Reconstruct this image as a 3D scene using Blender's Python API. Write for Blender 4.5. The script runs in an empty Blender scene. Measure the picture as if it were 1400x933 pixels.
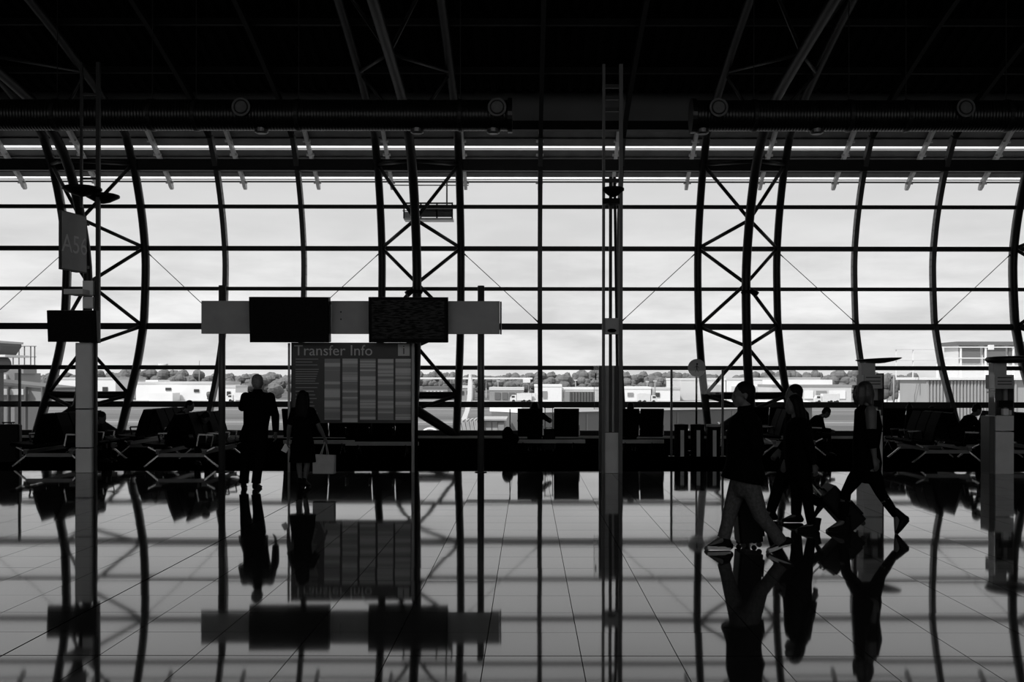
import bpy, bmesh, math, random
from mathutils import Vector, Matrix, Euler

# ------------------------------------------------------------------ camera, sky, sun
SC = bpy.context.scene
COL = SC.collection
F, CX, CY, EYE = 1430.0, 722.0, 518.0, 1.72          # focal length and principal point in photo pixels, eye height in metres

cam_d = bpy.data.cameras.new('camera')
cam = bpy.data.objects.new('camera', cam_d)
COL.objects.link(cam)
cam_d.sensor_fit = 'HORIZONTAL'
cam_d.sensor_width = 36.0
cam_d.lens = F / 1400 * 36.0
cam_d.shift_x = (700 - CX) / 1400
cam_d.shift_y = (CY - 466.5) / 1400
cam_d.clip_start = 0.1
cam_d.clip_end = 6000
cam.matrix_world = Matrix.Translation((0, 0, EYE)) @ Matrix.Rotation(math.pi / 2, 4, 'X') @ Matrix.Rotation(0.0012, 4, 'Z')
SC.camera = cam

SC.view_settings.view_transform = 'Standard'
SC.view_settings.look = 'None'
SC.view_settings.gamma = 1.0
SC.view_settings.use_curve_mapping = False
SC.view_settings.exposure = 0.0

world = bpy.data.worlds.new('sky')
SC.world = world
world.use_nodes = True
wn, wl = world.node_tree.nodes, world.node_tree.links
wn.clear()
w_out = wn.new('ShaderNodeOutputWorld')
w_bg = wn.new('ShaderNodeBackground')
w_tc = wn.new('ShaderNodeTexCoord')
w_sep = wn.new('ShaderNodeSeparateXYZ')
w_ramp = wn.new('ShaderNodeValToRGB')
cr = w_ramp.color_ramp
cr.elements[0].position = 0.0
cr.elements[0].color = (0.80, 0.80, 0.80, 1)
cr.elements[1].position = 1.0
cr.elements[1].color = (0.66, 0.66, 0.66, 1)
for p_, v_ in ((0.07, 0.80), (0.13, 0.745), (0.2, 0.70)):
    e_ = cr.elements.new(p_)
    e_.color = (v_, v_, v_, 1)
w_map = wn.new('ShaderNodeMapping')
w_map.inputs['Scale'].default_value = (5.0, 5.0, 22.0)
w_map.inputs['Location'].default_value = (3.1, 0.4, 1.7)
w_noise = wn.new('ShaderNodeTexNoise')
w_noise.inputs['Scale'].default_value = 1.6
w_noise.inputs['Detail'].default_value = 7
w_noise.inputs['Roughness'].default_value = 0.58
w_cl = wn.new('ShaderNodeValToRGB')
w_cl.color_ramp.elements[0].position = 0.36
w_cl.color_ramp.elements[0].color = (0.86, 0.86, 0.86, 1)
w_cl.color_ramp.elements[1].position = 0.66
w_cl.color_ramp.elements[1].color = (1.20, 1.20, 1.20, 1)
w_mul = wn.new('ShaderNodeMixRGB')
w_mul.blend_type = 'MULTIPLY'
w_low = wn.new('ShaderNodeMapRange')               # clouds sit low over the airfield and thin out higher up
w_low.inputs['From Min'].default_value = 0.16
w_low.inputs['From Max'].default_value = 0.06
w_low.inputs['To Min'].default_value = 0.18
w_low.inputs['To Max'].default_value = 1.0
wl.new(w_tc.outputs['Generated'], w_sep.inputs[0])
wl.new(w_sep.outputs['Z'], w_ramp.inputs['Fac'])
wl.new(w_tc.outputs['Generated'], w_map.inputs['Vector'])
wl.new(w_map.outputs['Vector'], w_noise.inputs['Vector'])
wl.new(w_noise.outputs['Fac'], w_cl.inputs['Fac'])
wl.new(w_sep.outputs['Z'], w_low.inputs['Value'])
wl.new(w_low.outputs['Result'], w_mul.inputs['Fac'])
wl.new(w_ramp.outputs['Color'], w_mul.inputs['Color1'])
wl.new(w_cl.outputs['Color'], w_mul.inputs['Color2'])
wl.new(w_mul.outputs['Color'], w_bg.inputs['Color'])
wl.new(w_bg.outputs['Background'], w_out.inputs['Surface'])
w_bg.inputs['Strength'].default_value = 1.0

sun_d = bpy.data.lights.new('sun', 'SUN')
sun = bpy.data.objects.new('sun', sun_d)
COL.objects.link(sun)
sun_d.energy = 4.0
sun_d.angle = 0.03
_az, _el = math.radians(48), math.radians(50)        # from behind and to the side of the camera, over the roof
_to_sun = Vector((-math.sin(_az) * math.cos(_el), -math.cos(_az) * math.cos(_el), math.sin(_el)))
sun.matrix_world = Matrix.Translation((-60, -60, 80)) @ _to_sun.to_track_quat('Z', 'Y').to_matrix().to_4x4()

# ------------------------------------------------------------------ helpers
rnd = random.Random(11)
PI = math.pi

def at(x, y, Y):
    """point on the view ray of photo pixel (x, y) at distance Y"""
    return Vector(((x - CX) * Y / F, Y, EYE + (CY - y) * Y / F))

def gx(x, Y):
    return (x - CX) * Y / F

def gz(y, Y):
    return EYE + (CY - y) * Y / F

def ground_y(py):
    return F * EYE / (py - CY)

MATS = {}

def mk(name, v, rough=0.5, metal=0.0, var=0.12, scale=6.0, bump=0.0, spec=0.5, bscale=None, ior=1.5):
    m = bpy.data.materials.new(name)
    m.use_nodes = True
    nt = m.node_tree
    b = nt.nodes['Principled BSDF']
    tc = nt.nodes.new('ShaderNodeTexCoord')
    no = nt.nodes.new('ShaderNodeTexNoise')
    no.inputs['Scale'].default_value = scale
    no.inputs['Detail'].default_value = 5
    ra = nt.nodes.new('ShaderNodeValToRGB')
    lo, hi = v * (1 - var), min(1, v * (1 + var))
    ra.color_ramp.elements[0].position = 0.3
    ra.color_ramp.elements[1].position = 0.7
    ra.color_ramp.elements[0].color = (lo, lo, lo, 1)
    ra.color_ramp.elements[1].color = (hi, hi, hi, 1)
    nt.links.new(tc.outputs['Object'], no.inputs['Vector'])
    nt.links.new(no.outputs['Fac'], ra.inputs['Fac'])
    nt.links.new(ra.outputs['Color'], b.inputs['Base Color'])
    b.inputs['Roughness'].default_value = rough
    b.inputs['Metallic'].default_value = metal
    b.inputs['Specular IOR Level'].default_value = spec
    b.inputs['IOR'].default_value = ior
    if bump:
        n2 = nt.nodes.new('ShaderNodeTexNoise')
        n2.inputs['Scale'].default_value = bscale or scale * 6
        n2.inputs['Detail'].default_value = 4
        bp = nt.nodes.new('ShaderNodeBump')
        bp.inputs['Strength'].default_value = bump
        nt.links.new(tc.outputs['Object'], n2.inputs['Vector'])
        nt.links.new(n2.outputs['Fac'], bp.inputs['Height'])
        nt.links.new(bp.outputs['Normal'], b.inputs['Normal'])
    MATS[name] = m
    return m

mk('steel_dark', 0.010, 0.45, 0.0, 0.2, 3, spec=0.3)
mk('steel_grey', 0.06, 0.42, 0.0, 0.15, 3)
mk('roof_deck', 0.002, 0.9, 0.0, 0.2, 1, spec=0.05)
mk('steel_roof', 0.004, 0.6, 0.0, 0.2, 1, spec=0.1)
mk('fascia', 0.10, 0.6, 0.0, 0.1, 1)
mk('plaster_dark', 0.40, 0.8, 0.0, 0.2, 1)
mk('louvre', 0.10, 0.5, 0.0, 0.25, 2)
mk('slit_light_white', 0.85, 0.5, 0.0, 0.05, 2)
mk('bracket', 0.55, 0.4, 0.0, 0.1, 3)
mk('granite', 0.035, 0.04, 0.0, 0.35, 60, ior=1.5)
mk('joint', 0.002, 0.9, 0.0, 0.2, 20, spec=0.0)
mk('carpet', 0.0012, 1.0, 0.0, 0.4, 40, 0.3, spec=0.0)
mk('galvanised', 0.12, 0.32, 0.6, 0.2, 8)
mk('black_plastic', 0.003, 0.5, 0.0, 0.2, 8, spec=0.08)
mk('black_leather', 0.002, 0.7, 0.0, 0.3, 20, 0.1, spec=0.02)
mk('chrome', 0.3, 0.22, 1.0, 0.06, 10)
mk('panel_white', 0.75, 0.5, 0.0, 0.06, 3)
mk('panel_grey', 0.6, 0.5, 0.0, 0.1, 3)
mk('panel_mid', 0.34, 0.5, 0.0, 0.1, 3)
mk('panel_dark', 0.05, 0.5, 0.0, 0.1, 3)
mk('print_light', 0.75, 0.6, 0.0, 0.03, 3)
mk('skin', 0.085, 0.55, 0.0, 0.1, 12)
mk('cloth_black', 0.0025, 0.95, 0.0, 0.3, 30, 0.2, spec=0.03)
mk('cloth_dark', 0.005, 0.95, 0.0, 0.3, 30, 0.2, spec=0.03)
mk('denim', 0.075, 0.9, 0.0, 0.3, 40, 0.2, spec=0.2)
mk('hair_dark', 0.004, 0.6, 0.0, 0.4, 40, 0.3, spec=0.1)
mk('hair_mid', 0.035, 0.5, 0.0, 0.4, 40, 0.3)
mk('hair_grey', 0.16, 0.6, 0.0, 0.3, 40, 0.3)
mk('shoe', 0.004, 0.6, 0.0, 0.2, 20, spec=0.08)
mk('shoe_sole', 0.55, 0.6, 0.0, 0.1, 20)
mk('paper_bag', 0.42, 0.8, 0.0, 0.08, 10, 0.1)
mk('paper', 0.8, 0.8, 0.0, 0.05, 10)
mk('concrete_apron', 0.15, 0.9, 0.0, 0.2, 0.02)
mk('grass', 0.11, 0.95, 0.0, 0.3, 0.03)
mk('tree', 0.15, 0.95, 0.0, 0.5, 0.6, 0.0)  # lightened base colour, distance haze is put into it
mk('tree_pale', 0.13, 0.95, 0.0, 0.4, 0.6, 0.0)
mk('bark', 0.06, 0.95, 0.0, 0.3, 2)
mk('wall_pale', 0.62, 0.8, 0.0, 0.06, 0.1)
mk('wall_white', 0.85, 0.8, 0.0, 0.04, 0.1)
mk('wall_grey', 0.30, 0.8, 0.0, 0.1, 0.1)
mk('wall_dim', 0.14, 0.8, 0.0, 0.1, 0.1)
mk('far_window', 0.05, 0.3, 0.0, 0.2, 1)
mk('siding', 0.40, 0.6, 0.0, 0.05, 0.3)
mk('aircraft_white', 0.9, 0.3, 0.0, 0.02, 0.5)
mk('aircraft_grey', 0.16, 0.35, 0.0, 0.06, 0.5)
mk('bridge_panel', 0.42, 0.5, 0.0, 0.08, 0.5)
mk('bellows', 0.45, 0.7, 0.0, 0.15, 1)
mk('bellows_groove', 0.12, 0.8, 0.0, 0.15, 1)
mk('truck_white', 0.8, 0.4, 0.0, 0.04, 1)
mk('tyre', 0.02, 0.8, 0.0, 0.2, 6)
mk('case_shell', 0.004, 0.55, 0.0, 0.2, 10, spec=0.1)
mk('clock_face', 0.55, 0.5, 0.0, 0.05, 6)
mk('duct', 0.035, 0.32, 0.85, 0.2, 4)
mk('bench_metal', 0.20, 0.4, 0.0, 0.1, 6)
mk('lens', 0.03, 0.1, 0.0, 0.1, 4)

def glass_mat(name, tint, refl):
    m = bpy.data.materials.new(name)
    m.use_nodes = True
    nt = m.node_tree
    nt.nodes.clear()
    o = nt.nodes.new('ShaderNodeOutputMaterial')
    mx = nt.nodes.new('ShaderNodeMixShader')
    tr = nt.nodes.new('ShaderNodeBsdfTransparent')
    tr.inputs['Color'].default_value = (tint, tint, tint, 1)
    gl = nt.nodes.new('ShaderNodeBsdfGlossy')
    gl.inputs['Roughness'].default_value = 0.02
    fr = nt.nodes.new('ShaderNodeFresnel')
    fr.inputs['IOR'].default_value = refl
    nt.links.new(fr.outputs['Fac'], mx.inputs['Fac'])
    nt.links.new(tr.outputs[0], mx.inputs[1])
    nt.links.new(gl.outputs[0], mx.inputs[2])
    nt.links.new(mx.outputs[0], o.inputs['Surface'])
    MATS[name] = m
    return m

glass_mat('glass', 0.97, 1.25)
glass_mat('glass_screen', 0.90, 1.45)

def print_mat(name, lo, hi, zscale, xscale=0.3, seed=0.0, emit=0.0, thr=(0.42, 0.58), spec=0.3):
    """printed or displayed lines of text: flat bands of tone running across"""
    m = bpy.data.materials.new(name)
    m.use_nodes = True
    nt = m.node_tree
    b = nt.nodes['Principled BSDF']
    tc = nt.nodes.new('ShaderNodeTexCoord')
    mp = nt.nodes.new('ShaderNodeMapping')
    mp.inputs['Scale'].default_value = (xscale, 0.0, zscale)
    mp.inputs['Location'].default_value = (seed * 7.3, seed * 3.1, seed * 5.7)
    no = nt.nodes.new('ShaderNodeTexNoise')
    no.inputs['Scale'].default_value = 1.0
    no.inputs['Detail'].default_value = 3
    ra = nt.nodes.new('ShaderNodeValToRGB')
    ra.color_ramp.elements[0].position = thr[0]
    ra.color_ramp.elements[1].position = thr[1]
    ra.color_ramp.elements[0].color = (lo, lo, lo, 1)
    ra.color_ramp.elements[1].color = (hi, hi, hi, 1)
    nt.links.new(tc.outputs['Object'], mp.inputs['Vector'])
    nt.links.new(mp.outputs['Vector'], no.inputs['Vector'])
    nt.links.new(no.outputs['Fac'], ra.inputs['Fac'])
    nt.links.new(ra.outputs['Color'], b.inputs['Base Color'])
    b.inputs['Roughness'].default_value = 0.5
    b.inputs['Specular IOR Level'].default_value = spec
    if emit:
        nt.links.new(ra.outputs['Color'], b.inputs['Emission Color'])
        b.inputs['Emission Strength'].default_value = emit
    MATS[name] = m
    return m

class MB:
    """collects shapes for one mesh"""
    def __init__(self):
        self.v, self.f = [], []

    def add(self, vs, fs):
        o = len(self.v)
        self.v += [tuple(p) for p in vs]
        self.f += [tuple(i + o for i in f) for f in fs]
        return self

    def box(self, c, s, rot=None):
        c = Vector(c)
        vs = []
        for dz in (-.5, .5):
            for dx, dy in ((-.5, -.5), (.5, -.5), (.5, .5), (-.5, .5)):
                p = Vector((dx * s[0], dy * s[1], dz * s[2]))
                if rot is not None:
                    p = rot @ p
                vs.append(c + p)
        return self.add(vs, [(3, 2, 1, 0), (4, 5, 6, 7), (0, 1, 5, 4), (1, 2, 6, 5), (2, 3, 7, 6), (3, 0, 4, 7)])

    def cbox(self, c, s, ch=0.01, rot=None):
        """box with chamfered vertical (local z) edges"""
        hx, hy, hz = s[0] / 2, s[1] / 2, s[2] / 2
        ch = min(ch, hx * .9, hy * .9)
        ring = [(-hx + ch, -hy), (hx - ch, -hy), (hx, -hy + ch), (hx, hy - ch), (hx - ch, hy), (-hx + ch, hy), (-hx, hy - ch), (-hx, -hy + ch)]
        return self.prism([(p[0], p[1]) for p in ring], -hz, hz, c, rot)

    def prism(self, poly, z0, z1, c=(0, 0, 0), rot=None):
        c = Vector(c)
        n = len(poly)
        vs = []
        for z in (z0, z1):
            for x, y in poly:
                p = Vector((x, y, z))
                if rot is not None:
                    p = rot @ p
                vs.append(c + p)
        fs = [tuple(range(n - 1, -1, -1)), tuple(range(n, 2 * n))]
        fs += [(i, (i + 1) % n, n + (i + 1) % n, n + i) for i in range(n)]
        return self.add(vs, fs)

    def bar(self, a, b, w, h, up=(0, 0, 1)):
        a, b = Vector(a), Vector(b)
        d = (b - a)
        L = d.length
        d.normalize()
        up = Vector(up)
        if abs(d.dot(up)) > 0.98:
            up = Vector((0, 1, 0))
        u = d.cross(up).normalized()
        v = u.cross(d).normalized()
        R = Matrix((u, v, d)).transposed()
        return self.box((a + b) / 2, (w, h, L), R)

    def tube(self, a, b, r0, r1=None, n=10):
        return self.path([a, b], [r0, r0 if r1 is None else r1], n)

    def path(self, pts, rads, n=10, ref=(1, 0, 0), dome=False):
        """tube through pts; a radius may be a number or (across ref, other)"""
        pts = [Vector(p) for p in pts]
        if not isinstance(rads, (list, tuple)):
            rads = [rads] * len(pts)
        rr = [(r, r) if not isinstance(r, (list, tuple)) else tuple(r) for r in rads]
        if dome:
            t0 = (pts[0] - pts[1]).normalized() * min(rr[0])
            t1 = (pts[-1] - pts[-2]).normalized() * min(rr[-1])
            k = lambda r, s: (r[0] * s, r[1] * s)
            pts = [pts[0] + t0 * .95, pts[0] + t0 * .7] + pts + [pts[-1] + t1 * .7, pts[-1] + t1 * .95]
            rr = [k(rr[0], .3), k(rr[0], .72)] + rr + [k(rr[-1], .72), k(rr[-1], .3)]
        vs = []
        m = len(pts)
        ref = Vector(ref)
        for i, p in enumerate(pts):
            t = (pts[min(i + 1, m - 1)] - pts[max(i - 1, 0)])
            if t.length < 1e-9:
                t = Vector((0, 0, 1))
            t.normalize()
            u = ref - t * ref.dot(t)
            if u.length < 1e-3:
                u = Vector((0, 1, 0)) - t * t.y
                if u.length < 1e-3:
                    u = Vector((0, 0, 1)) - t * t.z
            u.normalize()
            w = t.cross(u)
            for k_ in range(n):
                a = 2 * PI * k_ / n
                vs.append(p + u * math.cos(a) * rr[i][0] + w * math.sin(a) * rr[i][1])
        fs = [tuple(range(n - 1, -1, -1)), tuple(range((m - 1) * n, m * n))]
        for i in range(m - 1):
            for k_ in range(n):
                k2 = (k_ + 1) % n
                fs.append((i * n + k_, i * n + k2, (i + 1) * n + k2, (i + 1) * n + k_))
        return self.add(vs, fs)

    def ell(self, c, r, rot=None, n=14, m=9):
        c = Vector(c)
        if not isinstance(r, (list, tuple)):
            r = (r, r, r)
        vs = [Vector((0, 0, -r[2]))]
        for i in range(1, m):
            a = -PI / 2 + PI * i / m
            for k in range(n):
                b = 2 * PI * k / n
                vs.append(Vector((math.cos(a) * math.cos(b) * r[0], math.cos(a) * math.sin(b) * r[1], math.sin(a) * r[2])))
        vs.append(Vector((0, 0, r[2])))
        if rot is not None:
            vs = [rot @ p for p in vs]
        fs = [(0, 1 + (k + 1) % n, 1 + k) for k in range(n)]
        for i in range(m - 2):
            for k in range(n):
                k2 = (k + 1) % n
                a, b = 1 + i * n, 1 + (i + 1) * n
                fs.append((a + k, a + k2, b + k2, b + k))
        top = len(vs) - 1
        a = 1 + (m - 2) * n
        fs += [(a + k, a + (k + 1) % n, top) for k in range(n)]
        return self.add([c + p for p in vs], fs)

    def lathe(self, prof, c=(0, 0, 0), n=24, rot=None):
        """profile of (radius, z) turned about z"""
        c = Vector(c)
        vs = []
        for r, z in prof:
            for k in range(n):
                a = 2 * PI * k / n
                p = Vector((r * math.cos(a), r * math.sin(a), z))
                if rot is not None:
                    p = rot @ p
                vs.append(c + p)
        m = len(prof)
        fs = [tuple(range(n - 1, -1, -1)), tuple(range((m - 1) * n, m * n))]
        for i in range(m - 1):
            for k in range(n):
                k2 = (k + 1) % n
                fs.append((i * n + k, i * n + k2, (i + 1) * n + k2, (i + 1) * n + k))
        return self.add(vs, fs)

    def mesh(self, name, smooth=False):
        me = bpy.data.meshes.new(name)
        me.from_pydata(self.v, [], self.f)
        me.update()
        if smooth:
            for p in me.polygons:
                p.use_smooth = True
        return me

    def build(self, name, mat, parent=None, smooth=False, loc=None):
        return link(name, self.mesh(name, smooth), mat, parent, loc)

def link(name, me, mat, parent=None, loc=None):
    if mat is not None and not me.materials:
        me.materials.append(MATS[mat] if isinstance(mat, str) else mat)
    o = bpy.data.objects.new(name, me)
    COL.objects.link(o)
    if parent is not None:
        o.parent = parent
    if loc is not None:
        o.location = loc
    return o

def tag(o, label=None, cat=None, group=None, kind=None):
    if label: o['label'] = label
    if cat: o['category'] = cat
    if group: o['group'] = group
    if kind: o['kind'] = kind
    return o

def thing(name, label, cat, loc=(0, 0, 0), rz=0.0, group=None):
    o = bpy.data.objects.new(name, None)
    COL.objects.link(o)
    o.location = loc
    o.rotation_euler = (0, 0, rz)
    return tag(o, label, cat, group)

def copy_tree(o, parent=None):
    c = o.copy()
    COL.objects.link(c)
    if parent is not None:
        c.parent = parent
    for ch in list(o.children):
        copy_tree(ch, c)
    return c

def text_obj(s, name, size, mat, parent, loc, rot, extrude=0.002, align='LEFT'):
    cu = bpy.data.curves.new(name, 'FONT')
    cu.body = s
    cu.size = size
    cu.extrude = extrude
    cu.align_x = align
    cu.resolution_u = 3
    tmp = bpy.data.objects.new(name, cu)
    COL.objects.link(tmp)
    bpy.context.view_layer.update()
    me = bpy.data.meshes.new_from_object(tmp.evaluated_get(bpy.context.evaluated_depsgraph_get()))
    bpy.data.objects.remove(tmp)
    me.materials.clear()
    o = link(name, me, mat, parent)
    o.location = loc
    o.rotation_euler = rot
    return o

def spline(pts, sub=4):
    """Catmull-Rom through points"""
    pts = [Vector(p) for p in pts]
    out = []
    for i in range(len(pts) - 1):
        p0, p1, p2, p3 = pts[max(i - 1, 0)], pts[i], pts[i + 1], pts[min(i + 2, len(pts) - 1)]
        for k in range(sub):
            t = k / sub
            out.append(0.5 * ((2 * p1) + (p2 - p0) * t + (2 * p0 - 5 * p1 + 4 * p2 - p3) * t * t + (3 * p1 - p0 - 3 * p2 + p3) * t ** 3))
    out.append(pts[-1])
    return out

# ------------------------------------------------------------------ the hall: floor, glazed wall, roof
def XJ(j):
    return 0.363 + 2.446 * j

J0, J1 = -10, 10
XL, XR = XJ(J0), XJ(J1)

OUT = [(0.0, 30.40), (0.81, 30.92), (2.1, 31.75), (3.25, 32.25), (3.83, 32.38), (5.22, 32.48), (6.15, 32.33), (7.0, 32.05), (7.95, 31.58), (8.9, 30.85)]
ROOF = [(30.85, 8.9), (29.3, 9.52), (27.4, 10.1), (25.0, 10.72), (20.0, 11.75), (14.0, 12.6), (6.0, 13.1), (-2.0, 13.0), (-10.0, 12.2)]
INN = [(30.3, 0.80), (30.55, 1.3), (30.9, 2.35), (31.1, 4.6), (30.7, 6.2), (29.8, 7.72), (28.7, 8.54), (27.4, 9.06), (22.2, 9.76), (15.0, 10.6), (6.0, 11.2), (-2.0, 11.3), (-9.0, 10.8)]

def interp(tab, z):
    for (a, ya), (b, yb) in zip(tab, tab[1:]):
        if z <= b:
            return ya + (yb - ya) * (z - a) / (b - a)
    return tab[-1][1]

OUT_S = [(p.x, p.y) for p in spline([(z, y, 0) for z, y in OUT], 5)]

def outY(z):
    return interp(OUT_S, z)

INN_PTS = [Vector((0, y, z)) for y, z in INN]
INN_S = spline(INN_PTS, 4)

def innY(z):
    return interp([(p.z, p.y) for p in INN_S if p.z < 9.1], z)

ROOF_S = spline([(0, y, z) for y, z in ROOF], 3)

# floor ---------------------------------------------------------------
TS, TX0, TY0, EDGE = 0.5977, 0.33, 6.484, 19.40
m = MB()
m.box(((XL + XR) / 2, (EDGE - 9.6) / 2, -0.053), (XR - XL, EDGE + 9.6, 0.10))
floor = tag(m.build('floor', 'joint'), kind='structure')
m = MB()
m.box(((XL + XR) / 2, (EDGE + 30.9) / 2, -0.05), (XR - XL, 30.9 - EDGE, 0.10))
m.build('carpet', 'carpet', floor)
tiles = []
for iy in range(-3, 22):
    y0, y1 = TY0 + iy * TS * 1.003, TY0 + (iy + 1) * TS * 1.003
    y1 = min(y1, EDGE - 0.004)
    for ix in range(-24, 24):
        x0, x1 = TX0 + ix * TS, TX0 + (ix + 1) * TS
        g0 = 0.006 if ix == -6 else 0.0022            # one wider movement joint runs away from the camera
        g1 = 0.006 if ix == -7 else 0.0022
        h0 = 0.006 if iy == 0 else 0.0022             # and one across
        h1 = 0.006 if iy == -1 else 0.0022
        yc = (y0 + y1) / 2
        xm = (x0 + x1) / 2
        px = CX + xm * F / yc
        vis = -40 < px < 1440 and CY + F * EYE / y1 < 945
        if abs(px - 700) > 1100:
            continue
        tiles.append((vis, -yc if vis else -99 - yc, x0 + g0, x1 - g1, y0 + h0, y1 - h1))
tiles.sort(key=lambda t: (not t[0], -t[1]))
rest = MB()
tile_me = {}

def tile_mesh(w, d):
    k = (round(w, 4), round(d, 4))
    if k not in tile_me:
        b = MB()
        e = 0.0006
        vs = [(sx * w / 2, sy * d / 2, -0.011) for sx, sy in ((-1, -1), (1, -1), (1, 1), (-1, 1))]
        vs += [(sx * w / 2, sy * d / 2, -e) for sx, sy in ((-1, -1), (1, -1), (1, 1), (-1, 1))]
        vs += [(sx * (w / 2 - e), sy * (d / 2 - e), 0) for sx, sy in ((-1, -1), (1, -1), (1, 1), (-1, 1))]
        fs = [(8, 9, 10, 11)] + [(a + i, a + (i + 1) % 4, a + 4 + (i + 1) % 4, a + 4 + i) for a in (0, 4) for i in range(4)]
        b.add(vs, fs)
        tile_me[k] = b.mesh('floor_tile')
        tile_me[k].materials.append(MATS['granite'])
        tile_me[k].materials.append(MATS['joint'])
        for p in tile_me[k].polygons:
            p.material_index = 0 if p.index == 0 else 1
    return tile_me[k]

for i, (vis, _, x0, x1, y0, y1) in enumerate(tiles):
    tx, ty = rnd.gauss(0, 0.00055), rnd.gauss(0, 0.00055)
    cxm, cym = (x0 + x1) / 2, (y0 + y1) / 2
    if i < 298:
        o = bpy.data.objects.new('floor_tile', tile_mesh(x1 - x0, y1 - y0))
        COL.objects.link(o)
        o.parent = floor
        o.location = (cxm, cym, 0)
        o.rotation_euler = (tx, ty, 0)
    else:
        vs = [(x, y, (y - cym) * tx - (x - cxm) * ty) for x, y in ((x0, y0), (x1, y0), (x1, y1), (x0, y1))]
        rest.add(vs + [(p[0], p[1], -0.011) for p in vs], [(0, 1, 2, 3), (4, 5, 1, 0), (5, 6, 2, 1), (6, 7, 3, 2), (7, 4, 0, 3)])
tf = tag(rest.build('tile_field', 'granite', floor), kind='stuff')
tf.data.materials.append(MATS['joint'])
for p in tf.data.polygons:
    p.material_index = 0 if p.index % 5 == 0 else 1

# glazed wall ----------------------------------------------------------
window = tag(bpy.data.objects.new('window_1', None), kind='structure')
COL.objects.link(window)
LEV = [0.06, 0.95, 2.05, 3.33, 4.51, 5.76, 7.0, 8.15, 9.10]
THK = {0.06: (0.20, 0.16), 0.95: (0.17, 0.16), 2.05: (0.13, 0.14), 3.33: (0.19, 0.20), 4.51: (0.11, 0.12), 5.76: (0.14, 0.14), 7.0: (0.11, 0.12), 8.15: (0.34, 0.2)}
GL = 0.16                                             # glass line outside the steel
TRUSS = (-6, -2, 2, 6)
chord_js = {j for t in TRUSS for j in (t, t + 1)}
prof = [Vector((0, y, z)) for z, y in OUT_S]
for j in range(J0, J1 + 1):
    m = MB()
    w = 0.14
    pts = [p + Vector((XJ(j), 0.09, 0)) for p in prof]
    for a, b in zip(pts, pts[1:]):
        d = (b - a).normalized()
        m.bar(a - d * 0.006, b + d * 0.006, 0.10 if j in chord_js else w, 0.22, up=(0, 1, 0))
    m.build('mullion', 'steel_grey', window)
for z, (h, d) in THK.items():
    y = outY(z) + 0.09
    m = MB()
    m.box(((XL + XR) / 2, y, z + (0.05 if z < 0.1 else 0)), (XR - XL, d, h))
    m.build('transom', 'steel_dark', window)
m = MB()
m.box(((XL + XR) / 2, 30.25, 0.03), (XR - XL, 0.3, 0.06))
m.build('sill', 'panel_grey', window)
pane_me = {}
for i, (za, zb) in enumerate(zip(LEV, LEV[1:])):
    ya, yb = outY(za) + GL, outY(zb) + GL
    mb = MB()
    h = 2.446 / 2 - 0.05
    mb.add([(-h, 0, 0), (h, 0, 0), (h, yb - ya, zb - za), (-h, yb - ya, zb - za)], [(0, 1, 2, 3)])
    me = mb.mesh('pane')
    me.materials.append(MATS['glass'])
    for j in range(J0, J1):
        o = bpy.data.objects.new('pane', me)
        COL.objects.link(o)
        o.parent = window
        o.location = (XJ(j) + 1.223, ya, za)
# stay cables of the glazing
for t in TRUSS:
    for a, b in ((t, t - 1), (t + 1, t + 2)):
        m = MB()
        p, q = Vector((XJ(a), outY(5.7) - 0.02, 5.68)), Vector((XJ(b), outY(3.4) - 0.02, 3.42))
        m.tube(p, q, 0.011, n=6)
        d = (q - p).normalized()
        m.tube(p, p + d * 0.28, 0.03, 0.014, n=6).tube(q, q - d * 0.28, 0.03, 0.014, n=6)
        m.build('stay_cable', 'steel_dark', window)

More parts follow.
